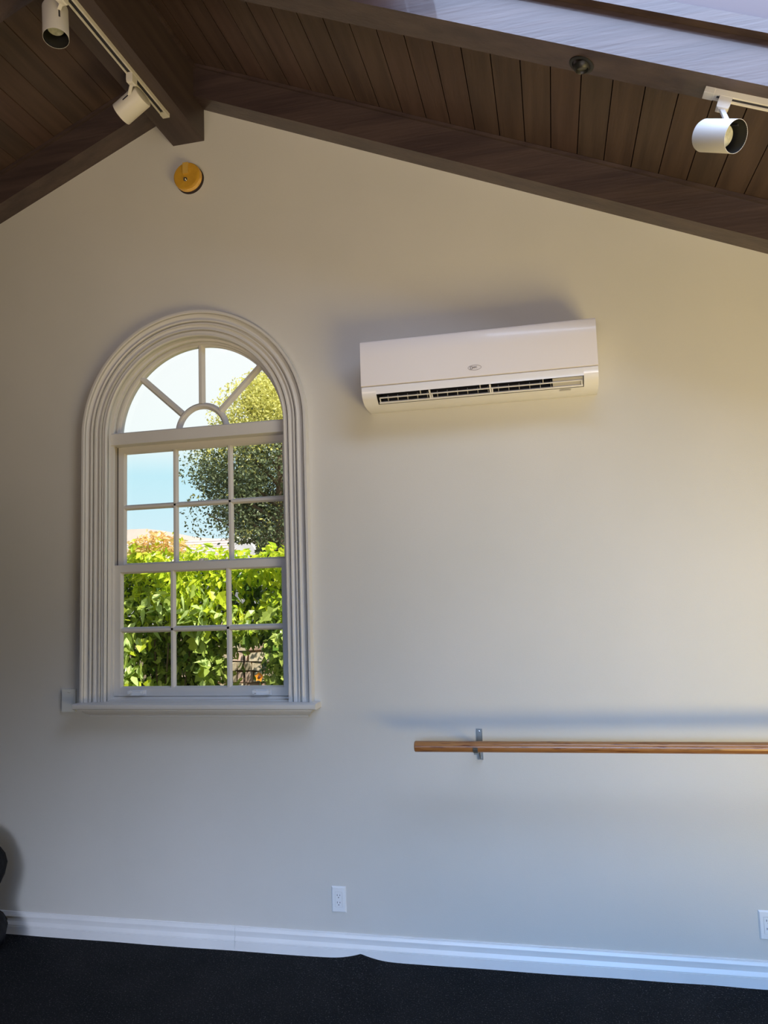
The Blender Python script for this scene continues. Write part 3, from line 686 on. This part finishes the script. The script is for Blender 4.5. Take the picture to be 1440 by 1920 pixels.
# ------------------------------------------------------------------ track lighting
def track(name, p0, p1, normal, label, w=0.0175, h=0.020):
    """track body hanging from a surface; p0,p1 are points on the surface, normal points away from it into the room"""
    p0, p1, n_ = Vector(p0), Vector(p1), Vector(normal).normalized(); d = (p1 - p0).normalized(); s = d.cross(n_).normalized(); L = (p1 - p0).length
    mx = Matrix((( d.x, s.x, n_.x, p0.x), (d.y, s.y, n_.y, p0.y), (d.z, s.z, n_.z, p0.z), (0, 0, 0, 1)))
    r = empty(name, p0); tag(r, label, 'track')
    prof = [(-w, 0), (w, 0), (w, h), (0.0095, h), (0.0095, h - 0.014), (-0.0095, h - 0.014), (-0.0095, h), (-w, h)]
    bm = bmesh.new(); a = [bm.verts.new(mx @ Vector((0.03, y, z))) for y, z in prof]; b = [bm.verts.new(mx @ Vector((L, y, z))) for y, z in prof]
    for i in range(8): bm.faces.new((a[i], a[(i + 1) % 8], b[(i + 1) % 8], b[i]))
    bm.faces.new(a); bm.faces.new(b[::-1])
    body_ = build('rail', bm, M['white_metal'])
    bm = bmesh.new(); addbox(bm, 0.03, L, -0.0093, 0.0093, h - 0.0138, h - 0.0050, mx); slot_ = build('slot', bm, M['slot'])
    bm = bmesh.new(); addbox(bm, 0, 0.034, -w - 0.0015, w + 0.0015, 0, h + 0.0015, mx); cap = build('end_cap', bm, M['white_metal'], bevel=0.0015)
    bm = bmesh.new(); addbox(bm, 0.034, 0.044, -0.0088, 0.0088, h - 0.010, h, mx); fd = build('feed_block', bm, M['white_metal'])
    adopt(r, body_, slot_, cap, fd); return mx
nR = Vector((-S, 0, -1)).normalized()
t_ridge = track('ceiling_track', (-1.806, -0.262, 4.171), (-1.806, -2.9, 4.171), (0, 0, -1), 'white lighting track running along the underside of the ridge beam')
t_right = track('ceiling_track', (0.592, -1.014, deck_z(0.592)), (2.0, -1.014, deck_z(2.0)), nR, 'white lighting track on the underside of the rafter at upper right')
def head(track_pt, n_, back, axis, L, r, label, stem_at=0.45, along=(1, 0, 0)):
    n_ = Vector(n_).normalized(); axis = Vector(axis).normalized(); back = Vector(back); tp = Vector(track_pt)
    o = empty('track_spotlight', tp); tag(o, label, 'spotlight', 'white cylinder spotlights on the ceiling tracks')
    mx = axis_mx(back, axis)
    prof = [(0, 0.0), (r - 0.010, 0.0), (r - 0.003, 0.0025), (r, 0.009), (r, L), (r - 0.0009, L), (r - 0.0011, L - 0.002)]
    cyl = lathe('housing', prof, mx, M['white_metal'], seg=56)
    inn = lathe('baffle', [(r - 0.0010, L - 0.0002), (r - 0.0030, L * 0.62), (r - 0.008, L * 0.55), (0, L * 0.55)], mx, M['can_in'], seg=48)
    bl = lathe('bulb', [(r * 0.66, L * 0.56), (r * 0.68, L * 0.68), (r * 0.62, L * 0.705), (r * 0.35, L * 0.72), (0, L * 0.725)], mx, M['lens'], seg=40)
    # adapter clipped in the track, then a stem down to the housing
    d = Vector(along).normalized(); s = d.cross(n_).normalized()
    A = Matrix(((d.x, s.x, n_.x, tp.x), (d.y, s.y, n_.y, tp.y), (d.z, s.z, n_.z, tp.z), (0, 0, 0, 1)))
    bm = bmesh.new(); rows = []
    for h_, a, b in ((-0.010, 0.021, 0.0165), (0.030, 0.021, 0.0165), (0.042, 0.019, 0.015), (0.046, 0.012, 0.010)):
        rows.append([bm.verts.new(A @ Vector((x, y, h_))) for x, y in ((-a, -b), (a, -b), (a, b), (-a, b))])
    for q in range(3):
        for i in range(4): bm.faces.new((rows[q][i], rows[q][(i + 1) % 4], rows[q + 1][(i + 1) % 4], rows[q + 1][i]))
    bm.faces.new(rows[0]); bm.faces.new(rows[3][::-1])
    ad = build('adapter', bm, M['white_metal'], bevel=0.0015)
    top = tp + n_ * 0.040; c = back + axis * (L * stem_at)
    v = (top - c); v = (v - axis * v.dot(axis)).normalized(); tgt = c + v * (r - 0.002)
    mxs = axis_mx(top, tgt - top); LL = (tgt - top).length
    bm = bmesh.new(); addbox(bm, -0.0075, 0.0075, -0.005, 0.005, 0, LL, mxs); stem = build('stem', bm, M['white_metal'], bevel=0.0015)
    # dark pivot slot along the top of the housing beside the stem
    side = axis.cross(v).normalized(); B_ = Matrix(((axis.x, side.x, v.x, tgt.x), (axis.y, side.y, v.y, tgt.y), (axis.z, side.z, v.z, tgt.z), (0, 0, 0, 1)))
    bm = bmesh.new(); addbox(bm, 0.006, 0.040, -0.0035, 0.0035, -0.004, 0.0026, B_); sl_ = build('pivot_slot', bm, M['slot'])
    adopt(o, cyl, inn, bl, ad, stem, sl_)
head((0.654, -1.014, deck_z(0.654) - 0.018), nR, (0.568, -1.026, 3.180), (0.579, -0.634, -0.513), 0.140, 0.0505, 'white cylinder spotlight at upper right, mouth turned to the right', 0.50, (1, 0, -S))
head((-1.806, -0.592, 4.152), (0, 0, -1), (-1.797, -0.506, 4.111 - 0.002), (-0.893, 0.145, -0.425), 0.143, 0.054, 'white cylinder spotlight under the ridge beam nearest the wall, aimed left', 0.30, (0, 1, 0))
head((-1.812, -1.105, 4.152), (0, 0, -1), (-1.883, -1.049, 4.149), (0.132, -0.122, -0.984), 0.160, 0.0505, 'white cylinder spotlight at top left pointing down, pale bulb showing', 0.35, (0, 1, 0))

# small recessed can in the underside of the second rafter
rc = empty('recessed_downlight', (0.200, -1.010, deck_z(0.2))); tag(rc, 'small black recessed downlight in the rafter at upper right', 'downlight')
mx = axis_mx((0.198, -1.008, deck_z(0.198) + 0.001), nR)
adopt(rc, lathe('trim_ring', [(0.032, 0.0), (0.044, 0.0), (0.044, 0.004), (0.040, 0.006), (0.033, 0.006), (0.031, 0.002), (0.030, 0.0)], mx, M['can_in'], closed=True),
      lathe('eyeball', [(0.031, 0.003), (0.030, 0.010), (0.026, 0.018), (0.0225, 0.022), (0.021, 0.020), (0.019, 0.012), (0, 0.010)], axis_mx((0.199, -1.009, deck_z(0.199)), nR + Vector((0.35, 0.1, 0))), M['can_in']),
      lathe('lens', [(0.0185, 0.0125), (0.012, 0.0150), (0, 0.016)], axis_mx((0.199, -1.009, deck_z(0.199)), nR + Vector((0.35, 0.1, 0))), mat('dull_lens', (0.05, 0.05, 0.045), 0.3)))

# ------------------------------------------------------------------ black plastic sack at the left edge
def sack():
    root = empty('plastic_sack', (-2.955, -0.24, 0)); tag(root, 'shiny black plastic sack bulging in at the lower left edge of the frame', 'sack')
    prof = [(0.0, 0.0), (0.16, 0.004), (0.215, 0.03), (0.222, 0.07), (0.20, 0.11), (0.165, 0.15), (0.150, 0.185), (0.165, 0.24), (0.195, 0.31), (0.205, 0.365), (0.197, 0.41), (0.172, 0.46), (0.135, 0.51), (0.080, 0.545), (0.035, 0.565), (0.028, 0.60), (0.05, 0.64), (0.04, 0.645), (0, 0.61)]
    bm = bmesh.new(); rnd = random.Random(3); seg = 44; rings = []
    ph = [rnd.uniform(0, 6.28) for _ in range(8)]
    for r, h in prof:
        row = []
        for k in range(seg):
            a = 2 * PI * k / seg
            f = 1 + 0.035 * math.sin(5 * a + ph[0] + 6 * h) + 0.025 * math.sin(9 * a + ph[1] - 9 * h) + 0.02 * math.sin(14 * a + ph[2] + 14 * h)
            f += 0.05 * math.sin(3 * a + ph[3] + 3 * h) * (0.3 + 0.7 * abs(math.sin(a / 2))) + 0.03 * abs(math.sin(11 * a + ph[4] + 4 * h)) - 0.015
            lean = -0.10 * h * h; hz_ = h + (0.02 * math.sin(2 * a + ph[5]) if 0.05 < h < 0.55 else 0)
            row.append(bm.verts.new((-2.955 + lean + r * f * math.cos(a), -0.24 + r * f * math.sin(a), hz_)))
        rings.append(row)
    for a, b in zip(rings[:-1], rings[1:]):
        for k in range(seg): bm.faces.new((a[k], a[(k + 1) % seg], b[(k + 1) % seg], b[k]))
    bmesh.ops.remove_doubles(bm, verts=bm.verts, dist=1e-5)
    adopt(root, build('film', bm, M['bag'], smooth=True, angle=50))
    bm = bmesh.new(); addlathe(bm, [(0.030, 0.582), (0.034, 0.588), (0.030, 0.594), (0.026, 0.588)], Matrix.Translation((-2.955, -0.24, 0)), 20, True)
    adopt(root, build('tie', bm, M['bag'], smooth=True))
sack()

# ------------------------------------------------------------------ outdoors
fromdata('ground', [(-90, 0.16, -0.25), (60, 0.16, -0.25), (60, 130, -0.25), (-90, 130, -0.25)], [(0, 1, 2, 3)], M['soil'])['kind'] = 'structure'

def leaf_tmpl(kind):
    """verts and faces of a small folded leaf; tip toward -Z, face toward -Y, unit length"""
    if kind == 'point':
        v = [(0, 0, 0), (-0.25, -0.10, -0.28), (0.25, -0.10, -0.28), (0, 0.05, -0.40), (-0.17, -0.10, -0.66), (0.17, -0.10, -0.66), (0, -0.10, -1.05)]
        f = [(0, 1, 3), (0, 3, 2), (1, 4, 3), (3, 5, 2), (4, 6, 3), (3, 6, 5)]
    elif kind == 'lobed':
        v = [(0, 0, 0), (-0.42, -0.08, -0.16), (-0.22, -0.02, -0.40), (-0.36, -0.10, -0.66), (0, 0.05, -0.45), (0, 0, -1.05), (0.36, -0.10, -0.66), (0.22, -0.02, -0.40), (0.42, -0.08, -0.16)]
        f = [(0, 1, 2), (0, 2, 4), (2, 3, 4), (4, 3, 5), (4, 5, 6), (4, 6, 7), (0, 4, 7), (0, 7, 8)]
    else:
        v = [(0, 0, 0), (-0.27, -0.05, -0.5), (0, 0, -1.0), (0.27, -0.05, -0.5)]
        f = [(0, 1, 2), (0, 2, 3)]
    return [Vector(p) for p in v], f
def leaf_mass(name, items, kind, m, parent=None):
    tv, tf = leaf_tmpl(kind); vs_, fs = [], []
    for pos, rot, s in items:
        b = len(vs_); R3 = rot
        for p in tv:
            q = R3 @ (p * s); vs_.append((q.x + pos[0], q.y + pos[1], q.z + pos[2]))
        for f in tf: fs.append(tuple(b + i for i in f))
    me = bpy.data.meshes.new(name); me.from_pydata(vs_, [], fs); me.update()
    return link(name, me, m, parent)
from mathutils import Euler
rnd = random.Random(11)
def hedge_top(x):
    t = 2.035 + 0.02 * math.sin(9 * x) + 0.015 * math.sin(23 * x + 1)
    if x < -2.95: t += 0.10 + 0.05 * math.sin(6 * x)
    return t
def in_gap(x, z): return -2.47 + 0.03 * math.sin(20 * z) < x < -2.13 and z < 1.38 + 0.05 * math.sin(17 * x)
hedge = empty('vine_hedge', (-2.7, 2.05, -0.25)); tag(hedge, 'dense yellow-green leafy hedge filling the lower panes of the window', 'hedge')
items = []; tops = []; oranges = []
def rrot(tilt=0.7): return Euler((rnd.gauss(-0.45, tilt), rnd.gauss(0, 0.45), rnd.gauss(0, 0.9)), 'XYZ').to_matrix()
n_try = 0
while len(items) < 12500 and n_try < 60000:
    n_try += 1
    x = rnd.uniform(-5.2, -0.8); z = rnd.uniform(0.45, 2.07); y = 1.80 + abs(rnd.gauss(0, 0.16)) + 0.05 * math.sin(7 * x + 3 * z) + (0.10 * math.sin(4 * x) * math.cos(5 * z))
    ht = hedge_top(x)
    if z > ht: continue
    if in_gap(x, z) and rnd.random() < 0.985: continue
    # sprays: leaves bunch, leaving dark hollows
    if math.sin(11 * x + 2.2 * math.sin(5 * z)) * math.sin(9 * z + 1.7 * math.sin(6 * x)) > 0.35 and y < 1.98 and z < 1.85: continue
    s = rnd.uniform(0.045, 0.088)
    it = ((x, y, z), rrot(), s)
    if z > ht - 0.22 - rnd.random() * 0.45: tops.append(it)
    items.append(it) if it not in tops[-1:] else None
# upright young shoots along the top, orange tipped at the left
for k in range(1500):
    x = rnd.uniform(-5.2, -0.8); z = hedge_top(x) + rnd.uniform(-0.14, 0.05); y = 1.8 + rnd.uniform(0, 0.45)
    it = ((x, y, z), Euler((rnd.gauss(-1.2, 0.6), rnd.gauss(0, 0.6), rnd.gauss(0, 1.2)), 'XYZ').to_matrix(), rnd.uniform(0.05, 0.09))
    tops.append(it)
for k in range(420):
    x = rnd.gauss(-3.14, 0.13); y = 1.85 + rnd.uniform(0, 0.25); z = 2.08 + rnd.uniform(-0.03, 0.17) * max(0.1, 1 - abs(x + 3.14) * 2.2)
    oranges.append(((x, y, z), Euler((rnd.gauss(-1.0, 0.8), rnd.gauss(0, 0.8), rnd.gauss(0, 1.5)), 'XYZ').to_matrix(), rnd.uniform(0.03, 0.06)))
# nearest 300 leaves are leaves of their own, the rest is one mass
def vis(it):
    x, y, z = it[0]
    if -2.56 < x < -2.02 and z < 1.56: return False
    return -3.35 < x < -2.02 and 1.0 < z < 1.95
front = sorted([it for it in items if vis(it)], key=lambda i: i[0][1] - 1.2 * i[2])[:296]
fset = set(id(i) for i in front)
tm = {}
for kind in ('point', 'lobed'):
    tv, tf = leaf_tmpl(kind); me = bpy.data.meshes.new('leaf'); me.from_pydata([tuple(v) for v in tv], [], tf); me.materials.append(M['leaf']); tm[kind] = me
me2 = tm['lobed'].copy(); me2.materials.clear(); me2.materials.append(M['leaf_top']); tm['young'] = me2
me3 = tm['point'].copy(); me3.materials.clear(); me3.materials.append(leaf_mat('vine_leaf_sheen', (0.62, 0.78, 0.30), (0.66, 0.80, 0.34), 1)); tm['pale'] = me3  # pale colour stands for the sheen highlights on front leaves
for it in front:
    o = bpy.data.objects.new('leaf', tm[rnd.choice(('point', 'lobed', 'young', 'pale', 'pale', 'pale'))]); C.objects.link(o); o.parent = hedge
    o.matrix_parent_inverse = Matrix.Translation(-Vector(hedge.location))
    o.matrix_basis = Matrix.Translation(Vector(it[0]) + Vector((0, -0.07, 0))) @ it[1].to_4x4() @ Matrix.Scale(it[2] * 1.45, 4)
rest = [i for i in items if id(i) not in fset]
h1 = len(rest) // 2
adopt(hedge, tag(leaf_mass('foliage', rest[:h1], 'point', M['leaf']), kind='stuff'), tag(leaf_mass('foliage', rest[h1:], 'lobed', M['leaf']), kind='stuff'),
      tag(leaf_mass('young_foliage', tops, 'point', M['leaf_top']), 'bright yellow-green young leaves', kind='stuff'), tag(leaf_mass('orange_foliage', oranges, 'point', M['leaf_orange']), 'orange tipped new leaves', kind='stuff'))
# stems and a dark woven core that closes the back of the hedge
bm = bmesh.new()
for k in range(46):
    x = -5.1 + k * 0.094 + rnd.uniform(-0.03, 0.03)
    if -2.60 < x < -2.16: continue
    p = Vector((x, 2.0 + rnd.uniform(-0.05, 0.1), -0.25))
    for j in range(7):
        q = p + Vector((rnd.uniform(-0.07, 0.07), rnd.uniform(-0.05, 0.05), 0.32)); r = 0.011 - j * 0.001
        if q.z > 1.98: break
        addlathe(bm, [(r, 0), (r * 0.9, (q - p).length)], axis_mx(p, q - p), 6); p = q
adopt(hedge, build('stem', bm, M['bark']))
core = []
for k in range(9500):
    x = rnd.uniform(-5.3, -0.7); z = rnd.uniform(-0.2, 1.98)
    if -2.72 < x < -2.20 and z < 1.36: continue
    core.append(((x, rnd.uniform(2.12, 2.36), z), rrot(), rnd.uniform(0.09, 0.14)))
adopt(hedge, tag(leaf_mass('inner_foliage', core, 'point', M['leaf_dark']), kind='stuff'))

# darker small-leaved shrub at the right of the gap
shrub = empty('garden_shrub', (-2.30, 2.66, -0.25)); tag(shrub, 'dark small-leaved shrub at lower right in the window, beside the gap in the hedge', 'shrub')
items = []
for k in range(2600):
    a = rnd.uniform(0, 2 * PI); r = 0.30 * math.sqrt(rnd.random()); z = rnd.uniform(0.2, 1.75)
    items.append(((-2.30 + r * math.cos(a) * 0.75, 2.66 + r * math.sin(a) * 0.6, z), rrot(), rnd.uniform(0.025, 0.05)))
bm = bmesh.new(); addlathe(bm, [(0.02, 0), (0.012, 1.9)], Matrix.Translation((-2.30, 2.66, -0.25)), 8)
adopt(shrub, tag(leaf_mass('foliage', items, 'small', M['leaf_dark']), kind='stuff'), build('stem', bm, M['bark']))

# stone garden wall seen through the gap
gw = empty('garden_wall', (-2.75, 3.1, -0.25)); tag(gw, 'rough tan stone wall glimpsed through the gap at lower right in the window', 'wall')
adopt(gw, box('mortar', -5.0, -1.2, 3.06, 3.30, -0.25, 1.45, M['mortar']))
z = -0.22; row = 0
while z < 1.44:
    hh = rnd.uniform(0.075, 0.135); x = -4.95 + (row % 2) * 0.1; 
    while x < -1.3:
        ww = rnd.uniform(0.10, 0.24)
        near = -3.3 < x < -2.2 and z > 0.6
        if -3.6 < x < -1.9:
            bm = bmesh.new(); addbox(bm, x, x + ww - 0.016, 3.02 + rnd.uniform(-0.015, 0.02), 3.10, z, z + hh - 0.014)
            for v in bm.verts: v.co += Vector((rnd.uniform(-0.008, 0.008), rnd.uniform(-0.01, 0.01) if v.co.y < 3.08 else 0, rnd.uniform(-0.008, 0.008)))
            adopt(gw, build('stone', bm, rnd.choice((M['stone'], M['stone'], M['stone2'])), bevel=0.007))
        x += ww
    z += hh; row += 1
# iron stake and marigold-like flower in the gap
st = empty('garden_stake', (-2.70, 2.74, -0.25)); tag(st, 'thin dark stake standing in the hedge gap at lower right', 'stake')
bm = bmesh.new(); addlathe(bm, [(0, 0), (0.011, 0), (0.010, 1.44), (0, 1.45)], Matrix.Translation((-2.70, 2.74, -0.25)), 10)
adopt(st, build('rod', bm, M['bark']), box('rail', -2.78, -2.50, 2.745, 2.76, 0.90, 0.915, M['bark']))
fw = empty('orange_flower', (-2.097, 1.60, 0.6)); tag(fw, 'single orange flower at lower right in the window, in front of the stone wall', 'flower')
bm = bmesh.new()
for k in range(11):
    a = 2 * PI * k / 11; d = Vector((math.cos(a), -0.35, math.sin(a))).normalized(); s = Vector((-math.sin(a), 0, math.cos(a)))
    c = Vector((-2.097, 1.60, 1.118)); L = 0.034 + 0.006 * math.sin(3 * k)
    v = [bm.verts.new(c), bm.verts.new(c + d * L * .6 + s * 0.011), bm.verts.new(c + d * L), bm.verts.new(c + d * L * .6 - s * 0.011)]; bm.faces.new(v)
pe = build('petals', bm, M['petal'])
hd = lathe('seed_head', [(0, 0), (0.012, 0.0), (0.010, 0.010), (0, 0.014)], axis_mx((-2.097, 1.60, 1.118), (0, -1, 0.1)), M['pot'], seg=12)
bm = bmesh.new(); addlathe(bm, [(0.004, 0), (0.003, 1.36)], axis_mx((-2.097, 1.607, -0.25), (0, 0, 1)), 6)
adopt(fw, pe, hd, build('stem', bm, M['leaf_dark']))

# neighbouring house: shingled roof ridge and white gable
hs = empty('neighbour_house', (-10, 17, -0.25)); tag(hs, 'low neighbouring house with grey shingled roof and white gable, seen over the hedge', 'house')
RX, RZ, RY = -8.50, 3.36, 16.8       # right end of the ridge
bm = bmesh.new()
addprism(bm, [(15.2, -0.25), (18.4, -0.25), (18.4, 2.62), (16.8, 3.30), (15.2, 2.62)], -17.0, -8.36)
adopt(hs, build('wall', bm, M['house']))
for sgn, nm in ((-1, 'roof'), (1, 'roof')):
    ye = RY + sgn * 1.85
    bm = bmesh.new(); v = [bm.verts.new(p) for p in ((-17.2, RY, RZ), (RX, RY, RZ), (RX, ye, 2.58), (-17.2, ye, 2.58), (-17.2, RY, RZ - 0.09), (RX, RY, RZ - 0.09), (RX, ye, 2.49), (-17.2, ye, 2.49))]
    for f in ((0, 1, 2, 3), (7, 6, 5, 4), (0, 4, 5, 1), (1, 5, 6, 2), (2, 6, 7, 3), (3, 7, 4, 0)): bm.faces.new([v[i] for i in f])
    rf = build(nm, bm, M['shingle']); adopt(hs, rf)
    if sgn < 0:
        bm = bmesh.new()
        for r_ in range(9):
            t0, t1 = r_ / 9, (r_ + 1) / 9
            y0_, y1_ = RY - 1.85 * t0, RY - 1.85 * t1; z0_, z1_ = RZ - 0.78 * t0, RZ - 0.78 * t1
            v = [bm.verts.new(p) for p in ((-17.2, y0_, z0_ + 0.012), (RX, y0_, z0_ + 0.012), (RX, y1_, z1_ + 0.04), (-17.2, y1_, z1_ + 0.04), (RX, y1_, z1_ + 0.0), (-17.2, y1_, z1_ + 0.0))]
            bm.faces.new(v[:4]); bm.faces.new((v[3], v[2], v[4], v[5]))
        o = build('shingle_course', bm, M['shingle']); adopt(hs, o)
        adopt(hs, box('fascia', RX - 0.5, RX - 0.49, ye, ye + 0.02, 2.40, 2.56, M['house']))
# white gable board running down from the ridge end, facing the window
bm = bmesh.new()
addprism(bm, [(-8.56, 3.30), (-8.23, 3.36), (-7.78, 2.72), (-7.78, 1.0), (-8.56, 1.0)], 15.95, 16.05, axis='y')
adopt(hs, build('gable', bm, M['house']))

# far hills
bm = bmesh.new(); vs_ = []
N = 60
for i in range(N + 1):
    x = -120 + 150 * i / N; hgt = 10.0 + 1.2 * math.sin(x * 0.09 + 0.8) + 0.5 * math.sin(x * 0.31)
    vs_.append((x, 88, -1, hgt))
rows = [[bm.verts.new((x, 80, -1)) for x, y, a, h_ in vs_], [bm.verts.new((x, 86, h_ * 0.7)) for x, y, a, h_ in vs_], [bm.verts.new((x, 92, h_)) for x, y, a, h_ in vs_], [bm.verts.new((x, 110, -1)) for x, y, a, h_ in vs_]]
for a, b in zip(rows[:-1], rows[1:]):
    for i in range(N): bm.faces.new((a[i], a[i + 1], b[i + 1], b[i]))
tag(build('hills', bm, M['hill'], smooth=True), 'low brown hills on the horizon', kind='structure')

# big tree
tree = empty('evergreen_tree', (-5.95, 12.6, -0.25)); tag(tree, 'tall dense green tree filling the right panes beyond the hedge', 'tree')
clumps = []
for k in range(240):
    z = rnd.uniform(1.9, 6.55); t = (z - 1.9) / 4.65
    rad = 2.28 * (math.sin(PI * min(1, 0.18 + 0.62 * t)) ** 0.8) * (1.0 if t < 0.72 else max(0.25, 1 - (t - 0.72) * 1.6))
    a = rnd.uniform(0, 2 * PI); rr = rad * rnd.uniform(0.45, 1.0) - 0.25
    if -5.95 + rr * math.cos(a) < -6.75 and z < 3.45: continue
    clumps.append((Vector((-5.95 + rr * math.cos(a), 12.6 + rr * math.sin(a), z)), rnd.uniform(0.38, 0.62)))
low, hi = [], []
for k in range(70000):
    c, r = rnd.choice(clumps)
    v = Vector((rnd.gauss(0, 1), rnd.gauss(0, 1), rnd.gauss(0, 1))).normalized() * r * (rnd.random() ** 0.33)
    p = c + v
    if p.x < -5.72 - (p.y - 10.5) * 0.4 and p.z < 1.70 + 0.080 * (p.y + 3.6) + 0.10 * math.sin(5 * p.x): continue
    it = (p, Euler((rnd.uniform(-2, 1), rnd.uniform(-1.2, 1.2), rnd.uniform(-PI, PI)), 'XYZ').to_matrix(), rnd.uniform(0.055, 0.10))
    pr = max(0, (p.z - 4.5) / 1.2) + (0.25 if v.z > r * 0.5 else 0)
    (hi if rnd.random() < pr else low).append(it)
bm = bmesh.new()
addlathe(bm, [(0.22, 0), (0.16, 2.5), (0.10, 4.6), (0.04, 5.8)], Matrix.Translation((-5.95, 12.6, -0.25)), 12)
for c, r in clumps[:40]:
    b_ = Vector((-5.95, 12.6, max(1.4, c.z - 0.9))); addlathe(bm, [(0.05, 0), (0.015, (c - b_).length)], axis_mx(b_, c - b_), 6)
adopt(tree, tag(leaf_mass('foliage', low, 'small', M['tree_leaf']), kind='stuff'), tag(leaf_mass('sunlit_foliage', hi, 'small', M['tree_top']), 'yellow-green crown leaves, sunlight put into their colour', kind='stuff'), build('trunk', bm, M['bark']))
